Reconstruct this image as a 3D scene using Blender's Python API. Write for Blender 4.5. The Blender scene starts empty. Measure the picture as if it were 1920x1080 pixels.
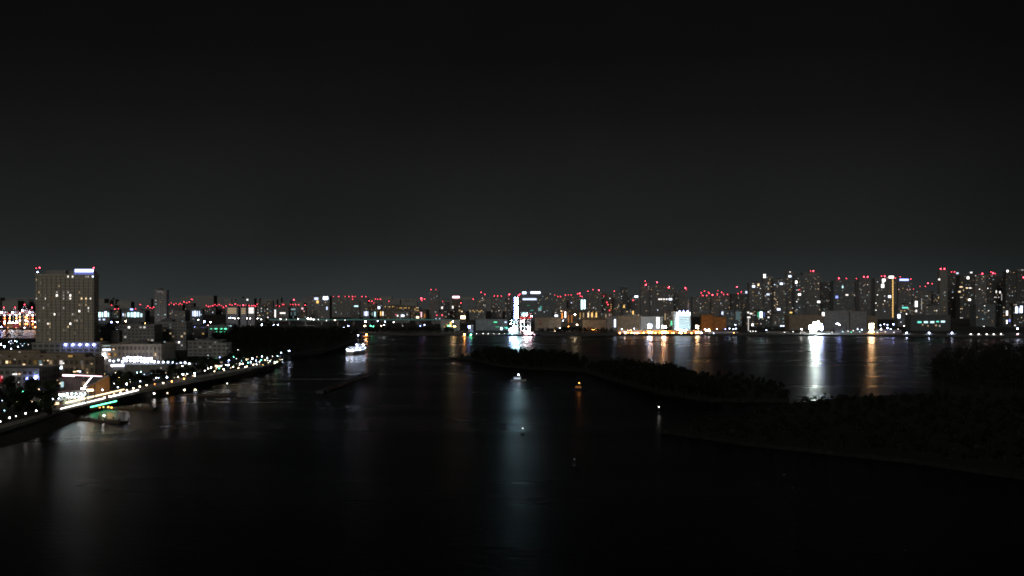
import bpy, math, random, re
from mathutils import Vector, Matrix
random.seed(11)
S = bpy.context.scene
COL = S.collection
F = 1663.0; HC = 60.0; YH = 562.0          # focal length in photo pixels, eye height, horizon row
def P(px, py, z=0.0):
    Y = (HC - z) * F / (py - YH)
    return ((px - 960) * Y / F, Y, z)
def PX(px, D): return (px - 960) * D / F
def PZ(py, D): return HC - (py - YH) * D / F

# ---------------------------------------------------------------- materials
def _mat(name):
    m = bpy.data.materials.new(name); m.use_nodes = True
    nt = m.node_tree; b = nt.nodes['Principled BSDF']
    return m, nt, b
def surf(name, col, rough=.8, var=.25, scale=.15, metal=0., bump=0., bscale=2., fine=0.):
    m, nt, b = _mat(name)
    tc = nt.nodes.new('ShaderNodeTexCoord')
    n1 = nt.nodes.new('ShaderNodeTexNoise'); n1.inputs['Scale'].default_value = scale; n1.inputs['Detail'].default_value = 6
    nt.links.new(tc.outputs['Object'], n1.inputs['Vector'])
    mr = nt.nodes.new('ShaderNodeMapRange'); mr.inputs[1].default_value = .3; mr.inputs[2].default_value = .7
    mr.inputs[3].default_value = 1 - var; mr.inputs[4].default_value = 1 + var
    nt.links.new(n1.outputs['Fac'], mr.inputs[0])
    mx = nt.nodes.new('ShaderNodeMix'); mx.data_type = 'RGBA'; mx.blend_type = 'MULTIPLY'; mx.inputs[0].default_value = 1
    mx.inputs[6].default_value = (*col, 1); nt.links.new(mr.outputs[0], mx.inputs[7])
    nt.links.new(mx.outputs[2], b.inputs['Base Color'])
    b.inputs['Roughness'].default_value = rough; b.inputs['Metallic'].default_value = metal
    if bump:
        n2 = nt.nodes.new('ShaderNodeTexNoise'); n2.inputs['Scale'].default_value = bscale; n2.inputs['Detail'].default_value = 4
        nt.links.new(tc.outputs['Object'], n2.inputs['Vector'])
        bp = nt.nodes.new('ShaderNodeBump'); bp.inputs['Strength'].default_value = bump; bp.inputs['Distance'].default_value = .3
        nt.links.new(n2.outputs['Fac'], bp.inputs['Height']); nt.links.new(bp.outputs['Normal'], b.inputs['Normal'])
    return m
M = {
 'pale': surf('pale_render', (.52, .50, .45)), 'grey': surf('grey_concrete', (.43, .42, .405)), 'dark': surf('dark_cladding', (.19, .19, .19), .6),
 'tan': surf('tan_tile', (.42, .33, .23)), 'brown': surf('brown_tile', (.34, .25, .18)), 'white': surf('white_paint', (.78, .78, .76), .5, .08),
 'hotel': surf('beige_tile', (.72, .65, .52), .7, .1), 'bluegrey': surf('blue_grey_panel', (.33, .37, .39), .6),
 'roof': surf('roof_felt', (.14, .14, .14), .9), 'metal': surf('galvanised_steel', (.35, .36, .37), .4, .15, 1., .8),
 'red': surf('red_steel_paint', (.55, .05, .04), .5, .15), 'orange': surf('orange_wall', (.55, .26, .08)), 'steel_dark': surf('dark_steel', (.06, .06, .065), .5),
 'asphalt': surf('asphalt', (.055, .055, .056), .9, .3, .3), 'paving': surf('pale_paving', (.36, .33, .29), .8, .25, .4),
 'ground': surf('quay_ground', (.11, .105, .1), .9, .35, .05), 'grass': surf('night_grass', (.022, .03, .015), .95, .4, .2),
 'rock': surf('shore_rock', (.02, .02, .018), .95, .5, .4, 0, .6, .8), 'sand': surf('beach_sand', (.075, .07, .06), .95, .2, .2),
 'wood': surf('deck_planks', (.16, .11, .075), .8, .3, .8), 'hull_white': surf('hull_white', (.72, .74, .74), .35, .08, .3),
 'hull_dark': surf('hull_dark_blue', (.03, .04, .08), .4), 'deckgreen': surf('lawn', (.10, .22, .06), .9, .3, .6), 'concrete_dark': surf('wet_concrete', (.10, .10, .098), .8, .3, .2),
 'trunk': surf('bark', (.05, .04, .03), .95),
}
m, nt, b = _mat('window_glass'); b.inputs['Base Color'].default_value = (.17, .17, .168, 1); b.inputs['Roughness'].default_value = .3; M['glass'] = m
M['blind'] = surf('drawn_blinds', (.44, .41, .35), .6, .1); M['shop_glass'] = surf('shop_glass', (.16, .13, .10), .3, .2)
def leafmat(name, col):
    m, nt, b = _mat(name)
    oi = nt.nodes.new('ShaderNodeTexCoord'); n = nt.nodes.new('ShaderNodeTexNoise'); n.inputs['Scale'].default_value = .35; n.inputs['Detail'].default_value = 3
    nt.links.new(oi.outputs['Object'], n.inputs['Vector'])
    r = nt.nodes.new('ShaderNodeValToRGB'); r.color_ramp.elements[0].position = .3; r.color_ramp.elements[1].position = .7
    r.color_ramp.elements[0].color = (col[0] * .5, col[1] * .5, col[2] * .5, 1); r.color_ramp.elements[1].color = (col[0] * 1.5, col[1] * 1.5, col[2] * 1.5, 1)
    nt.links.new(n.outputs['Fac'], r.inputs[0]); nt.links.new(r.outputs[0], b.inputs['Base Color']); b.inputs['Roughness'].default_value = .7
    return m
M['leaf'] = leafmat('leaves', (.03, .046, .019)); M['leaf_dark'] = leafmat('dark_leaves', (.012, .017, .008))
CC = {'': (1, .93, .88), 'w': (1, .72, .42), 'g': (1, .58, .16), 'c': (.62, .95, 1), 'u': (.28, .34, 1), 'n': (.12, 1, .45), 'o': (1, .34, .07), 'r': (1, .05, .09), 'p': (1, .55, .62), 't': (.15, .75, .62), 'v': (.64, .74, 1), 'k': (.5, .92, 1), 'x': (.86, 1, .93), 'y': (.66, .88, 1)}
CN = {'': 'white', 'w': 'warm', 'g': 'golden', 'c': 'pale cyan', 'u': 'blue', 'n': 'green', 'o': 'orange', 'r': 'red', 'p': 'pink', 't': 'teal', 'v': 'cool white', 'k': 'cool white', 'x': 'white', 'y': 'cool white'}
_em = {}
def emit(c, s, sample=False):
    k = (c, round(s, 3), sample)
    if k not in _em:
        m = bpy.data.materials.new('glow_' + CN[c].replace(' ', '_')); m.use_nodes = True; nt = m.node_tree; nt.nodes.clear()
        e = nt.nodes.new('ShaderNodeEmission'); o = nt.nodes.new('ShaderNodeOutputMaterial'); nt.links.new(e.outputs[0], o.inputs[0])
        e.inputs[0].default_value = (*CC[c], 1); e.inputs[1].default_value = s
        try: m.cycles.emission_sampling = 'FRONT' if sample else 'NONE'
        except Exception: pass
        _em[k] = m
    return _em[k]

# ---------------------------------------------------------------- mesh helpers
class MB:
    def __init__(s): s.v = []; s.f = []; s.m = []
    def poly(s, pts, m=0):
        i = len(s.v); s.v += [tuple(p) for p in pts]; s.f.append(tuple(range(i, i + len(pts)))); s.m.append(m)
    def box(s, x0, x1, y0, y1, z0, z1, m=0):
        i = len(s.v); s.v += [(x, y, z) for z in (z0, z1) for y in (y0, y1) for x in (x0, x1)]
        for q in ((0, 2, 3, 1), (4, 5, 7, 6), (0, 1, 5, 4), (2, 6, 7, 3), (0, 4, 6, 2), (1, 3, 7, 5)):
            s.f.append(tuple(i + k for k in q)); s.m.append(m)
    def tube(s, a, b, r0, r1=None, n=8, m=0):
        r1 = r0 if r1 is None else r1; a = Vector(a); b = Vector(b); d = (b - a).normalized()
        u = d.orthogonal().normalized(); w = d.cross(u); i = len(s.v)
        for p, r in ((a, r0), (b, r1)):
            for k in range(n):
                t = 2 * math.pi * k / n; s.v.append(tuple(p + u * (r * math.cos(t)) + w * (r * math.sin(t))))
        for k in range(n):
            j = (k + 1) % n; s.f.append((i + k, i + j, i + n + j, i + n + k)); s.m.append(m)
        s.f.append(tuple(i + k for k in range(n - 1, -1, -1))); s.m.append(m)
        s.f.append(tuple(i + n + k for k in range(n))); s.m.append(m)
    def prism(s, pts, z0, z1, m=0, side=None):
        n = len(pts); i = len(s.v); side = m if side is None else side
        s.v += [(p[0], p[1], z0) for p in pts] + [(p[0], p[1], z1) for p in pts]
        s.f.append(tuple(i + n + k for k in range(n))); s.m.append(m)
        s.f.append(tuple(i + n - 1 - k for k in range(n))); s.m.append(side)
        for k in range(n):
            j = (k + 1) % n; s.f.append((i + k, i + j, i + n + j, i + n + k)); s.m.append(side)
    def mesh(s, name, mats):
        me = bpy.data.meshes.new(name); me.from_pydata(s.v, [], s.f)
        for x in mats: me.materials.append(M[x] if isinstance(x, str) else x)
        if len(mats) > 1: me.polygons.foreach_set('material_index', s.m)
        me.update(); return me
    def build(s, name, mats, parent=None, loc=None):
        return link(name, s.mesh(name, mats), parent, loc)
def link(name, me, parent=None, loc=None, scale=None):
    o = bpy.data.objects.new(name, me); COL.objects.link(o)
    if parent is not None: o.parent = parent
    if loc is not None: o.location = loc
    if scale is not None: o.scale = scale
    return o
def tag(o, label, cat, group=None, kind=None):
    o['label'] = label; o['category'] = cat
    if group: o['group'] = group
    if kind: o['kind'] = kind
    return o
def thing(name, label, cat, loc=(0, 0, 0), group=None, rz=0):
    o = bpy.data.objects.new(name, None); COL.objects.link(o); o.location = loc; o.rotation_euler = (0, 0, rz); o.empty_display_size = .5
    return tag(o, label, cat, group)
def struct(name, mb, mats):
    o = mb.build(name, mats); o['kind'] = 'structure'; return o
_cube = {}; _ball = {}
def cube(mat):
    if mat.name not in _cube:
        b = MB(); b.box(-.5, .5, -.5, .5, -.5, .5); _cube[mat.name] = b.mesh('lit_block', [mat])
    return _cube[mat.name]
def ballmesh(mats, name='lamp_ball'):
    b = MB(); n, r = 8, 5
    for i in range(r + 1):
        t = math.pi * i / r
        for k in range(n): a = 2 * math.pi * k / n; b.v.append((math.sin(t) * math.cos(a), math.sin(t) * math.sin(a), math.cos(t)))
    for i in range(r):
        for k in range(n):
            j = (k + 1) % n; b.f.append((i * n + k, (i + 1) * n + k, (i + 1) * n + j, i * n + j)); b.m.append(0)
    return b.mesh(name, mats)
def ball(mat):
    if mat.name not in _ball: _ball[mat.name] = ballmesh([mat])
    return _ball[mat.name]
_it = re.compile(r'^([\d.-]+),([\d.-]+)(?:,([\d.]+),([\d.]+))?([a-zA-Z]*)$')
def items(s):
    for t in s.split():
        g = _it.match(t); assert g, t
        code = g.group(5); c = ''.join(k for k in code if k in 'wgcunorptvkxy'); st = ''.join(k for k in code if k in 'dmbBX')
        yield float(g.group(1)), float(g.group(2)), (float(g.group(3)) if g.group(3) else None), (float(g.group(4)) if g.group(4) else None), c, st
ORD = ['first', 'second', 'third', 'fourth', 'fifth', 'sixth', 'seventh', 'eighth', 'ninth', 'tenth', 'eleventh', 'twelfth', 'thirteenth', 'fourteenth', 'fifteenth', 'sixteenth', 'seventeenth', 'eighteenth', 'nineteenth', 'twentieth',
       'twenty-first', 'twenty-second', 'twenty-third', 'twenty-fourth', 'twenty-fifth', 'twenty-sixth', 'twenty-seventh', 'twenty-eighth', 'twenty-ninth', 'thirtieth']

# ---------------------------------------------------------------- buildings
WS = {'d': .12, 'm': .42, '': 1.6, 'b': 4., 'B': 12., 'X': 30.}
def facade(W, Dp, H, cw, ch, ins=.35, sides=True):
    mb = MB(); nx = max(1, min(44, round(W / cw))); nz = max(1, min(40, round(H / ch)))
    def wall(o, u, nrm, L, n):
        o = Vector(o); u = Vector(u); nrm = Vector(nrm); up = Vector((0, 0, 1)); dx = L / n; dz = H / nz
        for i in range(n):
            for k in range(nz):
                x0, x1, z0, z1 = i * dx, (i + 1) * dx, k * dz, (k + 1) * dz
                a0, a1, b0, b1 = x0 + .16 * dx, x1 - .16 * dx, z0 + .28 * dz, z1 - .16 * dz
                Q = lambda x, z, d=0: o + u * x + up * z - nrm * d
                A, B_, C, D = Q(x0, z0), Q(x1, z0), Q(x1, z1), Q(x0, z1); a, b_, c, d = Q(a0, b0), Q(a1, b0), Q(a1, b1), Q(a0, b1)
                e, f, g, h = Q(a0, b0, ins), Q(a1, b0, ins), Q(a1, b1, ins), Q(a0, b1, ins)
                for q in ((A, B_, b_, a), (B_, C, c, b_), (C, D, d, c), (D, A, a, d), (a, b_, f, e), (b_, c, g, f), (c, d, h, g), (d, a, e, h)): mb.poly(q, 0)
                mb.poly((e, f, g, h), 1)
    wall((-W / 2, 0, 0), (1, 0, 0), (0, -1, 0), W, nx)
    ns = max(1, min(16, round(Dp / cw)))
    wall((W / 2, 0, 0), (0, 1, 0), (1, 0, 0), Dp, ns); wall((-W / 2, Dp, 0), (0, -1, 0), (-1, 0, 0), Dp, ns)
    mb.poly([(W / 2, Dp, 0), (-W / 2, Dp, 0), (-W / 2, Dp, H), (W / 2, Dp, H)]); mb.poly([(-W / 2, 0, H), (W / 2, 0, H), (W / 2, Dp, H), (-W / 2, Dp, H)])
    return mb, nx, nz
FOOT = []
def free(x0, x1, y0, y1):
    return all(x1 <= a or x0 >= b or y1 <= c or y0 >= d for a, b, c, d in FOOT)
GROUP_T = 'towers and blocks along the far skyline'
def T(label, x0, x1, top, D, mat='grey', W='', R='', Sg='', n=0, name='apartment_tower', cat='tower', group=GROUP_T, cell=(4.2, 3.5), base=3., dep=None, plain=False, fix=False, plant=True, cols=' wgc', shape='flat', glass='glass'):
    while True:
        X0, X1 = PX(x0, D), PX(x1, D); w = X1 - X0; dp = dep or max(11., min(30., w * .6)); H = PZ(top, D) - base
        if fix or free(X0 - .5, X1 + .5, D - .5, D + dp + .5): break
        D += 8
    FOOT.append((X0, X1, D, D + dp)); cx = (X0 + X1) / 2
    r = thing(name, label, cat, (cx, D, base), group)
    if plain:
        mb = MB(); mb.box(-w / 2, w / 2, 0, dp, 0, H)
        k = max(2, int(w / 6))
        for i in range(k + 1):            # pilasters
            x = -w / 2 + .4 + i * (w - .8) / k; mb.box(x - .35, x + .35, -.22, -.003, .2, H - .6)
        for z in (H * .33, H * .66): mb.box(-w / 2 + .1, w / 2 - .1, -.12, -.004, z - .12, z + .12)
        nx = nz = 0
    else: mb, nx, nz = facade(w, dp, H, *cell)
    wl = mb.build('wall', [mat, glass], r)
    if plain:
        dm = MB(); dm.box(-2.1, 2.1, -.12, -.002, 0, 4.6)
        for z in range(1, 9): dm.box(-2.1, 2.1, -.16, -.121, z * .52, z * .52 + .08)
        dm = dm.mesh('roller_door', ['metal' if w % 2 < 1 else 'bluegrey']); nd = int(w / 11)
        for q in range(nd): link('roller_door', dm, r, (-w / 2 + (q + .5) * w / nd, -.23, .05))
    rb = MB(); t = .35
    if shape == 'gable':
        h = min(6., dp * .18)
        rb.poly([(-w / 2 - t, -t, H + .02), (w / 2 + t, -t, H + .02), (w / 2 + t, dp / 2, H + h), (-w / 2 - t, dp / 2, H + h)])
        rb.poly([(w / 2 + t, dp + t, H + .02), (-w / 2 - t, dp + t, H + .02), (-w / 2 - t, dp / 2, H + h), (w / 2 + t, dp / 2, H + h)])
        for sx in (-1, 1): rb.poly([(sx * (w / 2 + t), -t, H + .02), (sx * (w / 2 + t), dp + t, H + .02), (sx * (w / 2 + t), dp / 2, H + h)])
        rb.poly([(-w / 2 - t, -t, H + .02), (-w / 2 - t, dp + t, H + .02), (w / 2 + t, dp + t, H + .02), (w / 2 + t, -t, H + .02)])
    else:
        rb.box(-w / 2 - t, w / 2 + t, -t, dp + t, H + .01, H + .45)
        for a in ((-w / 2 - t, w / 2 + t, -t, 0), (-w / 2 - t, w / 2 + t, dp, dp + t), (-w / 2 - t, -w / 2, 0, dp), (w / 2, w / 2 + t, 0, dp)): rb.box(*a, H + .45, H + 1.3)
    rf = rb.build('roof', [mat], r)
    if plant and w > 9:
        pb = MB(); pw = w * random.uniform(.25, .5); po = random.uniform(-.2, .2) * w; ph = random.uniform(2.5, 4.5) if H > 25 else 2.
        pb.box(po - pw / 2, po + pw / 2, dp * .3, dp * .75, H + .45, H + .45 + ph)
        pb.box(po - pw * .2, po + pw * .25, dp * .4, dp * .6, H + .45 + ph, H + 1.6 + ph)
        if w > 22:
            for q in range(3): pb.box(po + pw * .6 + q * 2.2, po + pw * .6 + q * 2.2 + 1.6, dp * .4, dp * .6, H + .45, H + 2.)
        pb.build('plant_room', ['dark' if mat != 'dark' else 'grey'], rf)
    sx = D / F
    def pt(px, py): return (PX(px, D) - cx, PZ(py, D) - base)
    for px, py, a, bb, c, st in items(W):
        lx, lz = pt(px, py)
        if a is None:
            if nx:
                dx, dz = w / nx, H / nz
                i = min(nx - 1, max(0, int((lx + w / 2) / dx))); k = min(nz - 1, max(0, int(lz / dz)))
                lx = -w / 2 + (i + .5) * dx; lz = (k + .56) * dz
                ww, hh = max(dx * .46, 1.0 * sx), max(dz * .46, 1.05 * sx)
            else: ww, hh = 2 * sx, 1.8 * sx
        else: ww, hh = a * sx * .8, bb * sx * .8
        link('window', cube(emit(c, WS[st])), r, (lx, -.12, lz), (ww, .3, hh))
    used = set()
    for q in range(int(n * 1.8)):
        if not nx: break
        i, k = random.randrange(nx), random.randrange(min(nz - 1, nz // 6), nz)
        if (i, k) in used: continue
        used.add((i, k)); dx, dz = w / nx, H / nz; c = random.choice(cols).strip()
        s = random.choice((.06, .09, .13, .18, .28, .45, .8))
        link('window', cube(emit(c, s)), r, (-w / 2 + (i + .5) * dx, -.1, (k + .56) * dz), (dx * .5, .3, dz * .5))
    for px, py, a, bb, c, st in items(Sg):
        lx, lz = pt(px, py)
        hh = bb * sx
        sg = link('sign', cube(emit(c, WS[st], st in 'bBX' and st != '')), r, (lx, -.75, lz), (a * sx, .5, hh))
        if lz - hh / 2 > H + 1:
            for q in (-.4, .4):
                fb = MB(); fb.box(q - .15 / (a * sx), q + .15 / (a * sx), .5, 4, (H + .46 - lz) / hh, -.4); fb.build('sign_post', ['steel_dark'], sg)
    for px, py, a, bb, c, st in items(R):
        lx, lz = pt(px, py); lx = max(-w / 2 + .3, min(w / 2 - .3, lx)); rad = (.00034 if st == '' else .00052 if st == 'b' else .00026) * D
        y = .4 if lz > H - 1 else -.35
        c = c or 'r'
        if lz > H - 1:
            lz = max(lz, H + 1.3 + rad)
            if lz > H + 4:
                pb = MB(); pb.tube((lx, y, H + .4), (lx, y, lz - rad), .28, .14, 6); pb.build('mast', ['metal'], rf)
        link('aviation_light' if c == 'r' else 'roof_lamp', ball(emit(c, random.choice((5., 9., 13., 16.)) if st == '' else 22. if st == 'b' else 4.)), r, (lx, y, lz), (rad,) * 3)
    return r, cx, w, dp, H, D

# ---------------------------------------------------------------- lamps
LS = {'d': 3., 'm': 9., '': 26., 'b': 70., 'B': 180., 'X': 440.}
def lamp(label, px, py, c='', st='', zg=4., h=5., D=None, group=None, rad=None, name='street_lamp', kind='post'):
    if D is None: z = zg + h; D = (HC - z) * F / (py - YH)
    else: z = PZ(py, D)
    X = PX(px, D); h = z - zg
    r = thing(name, label, 'street lamp' if name == 'street_lamp' else name.replace('_', ' '), (X, D, zg), group)
    rad = rad or max(.26, .0004 * D)
    if st in ('b', 'B', 'X'): rad *= 1.35
    if st in ('d', 'm'): rad *= .8
    pb = MB()
    if h > 1.2:
        pb.tube((0, 0, 0), (0, 0, h - rad * .9), .11, .07, 6); pb.tube((0, 0, 0), (0, 0, .5), .2, .16, 6)
        pb.build('pole', ['steel_dark'], r)
        cb = MB(); cb.tube((0, 0, h + rad * .75), (0, 0, h + rad * 1.15), rad * .8, rad * .2, 8); cb.build('lamp_cap', ['steel_dark'], r)
    else:
        pb.tube((0, 0, 0), (0, 0, max(.1, h - rad * .6)), .16, .16, 8); pb.build('base', ['steel_dark'], r)
    link('lamp_globe', ball(emit(c, LS[st], True)), r, (0, 0, h), (rad,) * 3)
    return r
def mast(label, px, py, D, c, st, cols=3, rows=2, gap=2.2, head=1.3, zg=3., back=False, group='floodlight masts on the far quay'):
    z = PZ(py, D); r = thing('floodlight_mast', label, 'floodlight', (PX(px, D), D, zg), group); h = z - zg
    pb = MB(); pb.tube((0, .5, 0), (0, .5, h + rows * gap * .5), .35, .2, 8); pb.box(-.8, .8, -.3, 1.3, 0, .6); pb.build('pole', ['metal'], r)
    fb = MB()
    for j in range(rows): zz = h + (j - (rows - 1) / 2) * gap; fb.box(-cols * gap / 2, cols * gap / 2, .05, .28, zz - .12, zz + .12)
    fb.build('crossbar', ['metal'], r)
    if back:
        bb = MB(); bb.box(-cols * gap / 2 - .6, cols * gap / 2 + .6, .3, .42, h - rows * gap / 2 - .8, h + rows * gap / 2 + .8); bb.build('back_shield', ['steel_dark'], r)  # added plate that keeps the lamps' light off the walls behind
    for j in range(rows):
        for i in range(cols):
            x, zz = (i - (cols - 1) / 2) * gap, h + (j - (rows - 1) / 2) * gap
            link('flood_lamp', ball(emit(c, LS[st], True)), r, (x, -.3, zz), (head * .56, .28, head * .56))
    return r
# ================================================================ camera, sky, fill lamp
cam = bpy.data.cameras.new('camera'); co = bpy.data.objects.new('camera', cam); COL.objects.link(co); S.camera = co
co.location = (0, 0, HC); co.rotation_euler = (math.radians(90), 0, 0); cam.sensor_width = 36; cam.lens = 36 * F / 1920
cam.shift_y = (YH - 540) / 1920; cam.clip_start = 1; cam.clip_end = 40000
W_ = bpy.data.worlds.new('World'); S.world = W_; W_.use_nodes = True; nt = W_.node_tree; bg = nt.nodes['Background']
sky = nt.nodes.new('ShaderNodeTexSky'); sky.sky_type = 'NISHITA'; sky.sun_disc = False; sky.sun_elevation = math.radians(-8); sky.sun_rotation = math.radians(200)
bg.inputs[1].default_value = .05; nt.links.new(sky.outputs[0], bg.inputs[0])
# the glow of the city under the night sky: brightest low over the skyline, fading upwards and to the right
tc = nt.nodes.new('ShaderNodeTexCoord'); sp = nt.nodes.new('ShaderNodeSeparateXYZ'); nt.links.new(tc.outputs['Generated'], sp.inputs[0])
ra = nt.nodes.new('ShaderNodeValToRGB'); el = ra.color_ramp.elements
stops = [(0., (.0285, .0325, .0325)), (.03, (.0205, .0240, .0240)), (.055, (.0150, .0168, .0167)), (.09, (.0122, .0128, .0127)), (.15, (.0092, .0093, .0093)), (.2, (.0060, .0060, .0060)), (.26, (.0039, .0039, .0039)), (.33, (.0032, .0032, .0032)), (.6, (.0022, .0022, .0023))]
el[0].position = 0; el[0].color = (*stops[0][1], 1); el[1].position = stops[-1][0]; el[1].color = (*stops[-1][1], 1)
for p, c in stops[1:-1]:
    e = el.new(p); e.color = (*c, 1)
nt.links.new(sp.outputs[2], ra.inputs[0])
mr = nt.nodes.new('ShaderNodeMapRange'); mr.interpolation_type = 'SMOOTHSTEP'; mr.inputs[1].default_value = .3; mr.inputs[2].default_value = .56; mr.inputs[3].default_value = 1.; mr.inputs[4].default_value = .6
nt.links.new(sp.outputs[0], mr.inputs[0])
bg2 = nt.nodes.new('ShaderNodeBackground'); nt.links.new(ra.outputs[0], bg2.inputs[0]); 
nz_ = nt.nodes.new('ShaderNodeTexNoise'); nz_.inputs['Scale'].default_value = 5; nz_.inputs['Detail'].default_value = 4; nt.links.new(tc.outputs['Generated'], nz_.inputs[0])
mz = nt.nodes.new('ShaderNodeMapRange'); mz.inputs[1].default_value = .3; mz.inputs[2].default_value = .7; mz.inputs[3].default_value = .9; mz.inputs[4].default_value = 1.1; nt.links.new(nz_.outputs['Fac'], mz.inputs[0])
mm = nt.nodes.new('ShaderNodeMath'); mm.operation = 'MULTIPLY'; nt.links.new(mr.outputs[0], mm.inputs[0]); nt.links.new(mz.outputs[0], mm.inputs[1]); nt.links.new(mm.outputs[0], bg2.inputs[1])
ad = nt.nodes.new('ShaderNodeAddShader'); nt.links.new(bg.outputs[0], ad.inputs[0]); nt.links.new(bg2.outputs[0], ad.inputs[1])
nt.links.new(ad.outputs[0], nt.nodes['World Output'].inputs[0])
sl = bpy.data.lights.new('fill_sun', 'SUN'); so = bpy.data.objects.new('fill_sun', sl); COL.objects.link(so); sl.energy = .27; sl.angle = math.radians(24); sl.color = (1, .97, .9)  # unseen soft lamp, added to lift the facades facing the camera
so.rotation_euler = Vector((.25, .9, -.32)).to_track_quat('-Z', 'Y').to_euler()
vs = S.view_settings; vs.view_transform = 'Standard'; vs.look = 'None'; vs.gamma = 1; vs.exposure = 0; vs.use_curve_mapping = False
S.cycles.filter_width = 1.8; S.cycles.max_bounces = 4; S.cycles.diffuse_bounces = 2; S.cycles.glossy_bounces = 2; S.cycles.sample_clamp_indirect = 0; S.cycles.caustics_reflective = False
S.cycles.use_denoising = True

# ================================================================ water, land
m, nt, b = _mat('night_water'); M['water'] = m
b.inputs['Base Color'].default_value = (.0015, .002, .0022, 1); b.inputs['IOR'].default_value = 1.33; b.inputs['Specular IOR Level'].default_value = .36
tc = nt.nodes.new('ShaderNodeTexCoord'); mp = nt.nodes.new('ShaderNodeMapping'); mp.inputs['Scale'].default_value = (.004, .02, 1); nt.links.new(tc.outputs['Object'], mp.inputs[0])
n1 = nt.nodes.new('ShaderNodeTexNoise'); n1.inputs['Scale'].default_value = 1; n1.inputs['Detail'].default_value = 5; nt.links.new(mp.outputs[0], n1.inputs[0])
r1 = nt.nodes.new('ShaderNodeMapRange'); r1.inputs[1].default_value = .35; r1.inputs[2].default_value = .65; r1.inputs[3].default_value = .255; r1.inputs[4].default_value = .335
nt.links.new(n1.outputs['Fac'], r1.inputs[0]); nt.links.new(r1.outputs[0], b.inputs['Roughness'])
n2 = nt.nodes.new('ShaderNodeTexNoise'); n2.inputs['Scale'].default_value = .35; n2.inputs['Detail'].default_value = 5; nt.links.new(tc.outputs['Object'], n2.inputs[0])
bp = nt.nodes.new('ShaderNodeBump'); bp.inputs['Strength'].default_value = .32; bp.inputs['Distance'].default_value = .35; nt.links.new(n2.outputs['Fac'], bp.inputs['Height']); nt.links.new(bp.outputs[0], b.inputs['Normal'])
mb = MB(); mb.poly([(-9000, -400, 0), (9000, -400, 0), (9000, 12000, 0), (-9000, 12000, 0)]); struct('water', mb, ['water'])

pts = lambda L, z=0: [P(x, y, z)[:2] for x, y in L]
FARQ = pts([(-900, 618), (400, 618), (690, 628.5), (880, 629.3), (1150, 629.3), (1480, 630), (1920, 633), (2700, 636)])
mb = MB(); mb.prism(FARQ + [(8900, 1600), (8900, 11900), (-8900, 11900), (-8900, FARQ[0][1])], -3, 3, 0, 1); struct('ground', mb, ['ground', 'concrete_dark'])
LEFT = pts([(-900, 960), (-300, 900), (0, 830), (70, 806), (128, 783), (270, 748), (345, 733), (430, 716), (520, 690), (548, 670), (600, 662), (640, 650), (676, 638), (640, 627), (400, 623), (210, 624), (75, 640), (-900, 640)])
mb = MB(); mb.prism(LEFT, -3, 4, 0, 1); struct('shore_ground', mb, ['grass', 'rock'])
# sloping embankment foot below the promenade
fo = pts([(-300, 900), (0, 830), (70, 806), (128, 783)]); mb = MB()
for (x0, y0), (x1, y1) in zip(fo, fo[1:]):
    mb.poly([(x0 + 11, y0 - 4, -.6), (x1 + 11, y1 - 4, -.6), (x1 - 1, y1, 3.2), (x0 - 1, y0, 3.2)])
struct('embankment_slope', mb, ['rock'])
# beach strip of the park
bs = pts([(548, 670), (600, 662), (640, 650)]); mb = MB()
for (x0, y0), (x1, y1) in zip(bs, bs[1:]):
    mb.poly([(x0 + 3, y0 - 14, -.4), (x1 + 3, y1 - 14, -.4), (x1 - 6, y1 + 10, 4.02), (x0 - 6, y0 + 10, 4.02)])
struct('beach', mb, ['sand'])
# paved promenade and road on the left shore
mb = MB(); mb.prism([(-229.5, 452), (-229.5, 548), (-224, 640), (-205, 760), (-216, 762), (-236, 640), (-241, 548), (-241, 452)], 4.004, 4.06); struct('promenade_path', mb, ['paving'])
mb = MB(); mb.prism([(-221, 372), (-226, 440), (-232, 440), (-227, 372)], 4.004, 4.05); mb.prism([(-242, 486), (-242, 548), (-276, 548), (-276, 486)], 4.004, 4.055); struct('plaza_pavement', mb, ['paving'])
mb = MB(); mb.prism([(-330, 380), (-300, 480), (-262, 700), (-226, 900), (-200, 1050), (-209, 1052), (-236, 900), (-272, 700), (-310, 480), (-341, 380)], 4.01, 4.03); struct('road', mb, ['asphalt'])
# islands
ISL1 = pts([(835, 672.5), (880, 676), (940, 688), (1000, 693), (1060, 695), (1100, 698), (1095, 684), (1060, 676), (1000, 670), (930, 667), (880, 669)])
mb = MB(); mb.prism(ISL1, -2, 1.2, 0, 1); struct('island_ground', mb, ['grass', 'rock'])
ISL2 = pts([(1098, 700), (1160, 718), (1240, 740), (1330, 754), (1480, 755), (1475, 738), (1440, 722), (1380, 714), (1300, 708), (1200, 702), (1120, 695)])
mb = MB(); mb.prism(ISL2, -2, 2, 0, 1); struct('island_ground', mb, ['grass', 'rock'])
RIGHT = pts([(1240, 812), (1300, 806), (1420, 780), (1470, 762), (1560, 753), (1640, 747), (1745, 742), (1755, 705), (1800, 678), (1930, 668), (2600, 668), (2800, 820), (1920, 900), (1700, 868), (1400, 836)])
mb = MB(); mb.prism(RIGHT, -2, 1.6, 0, 1); struct('headland_ground', mb, ['grass', 'rock'])

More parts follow.
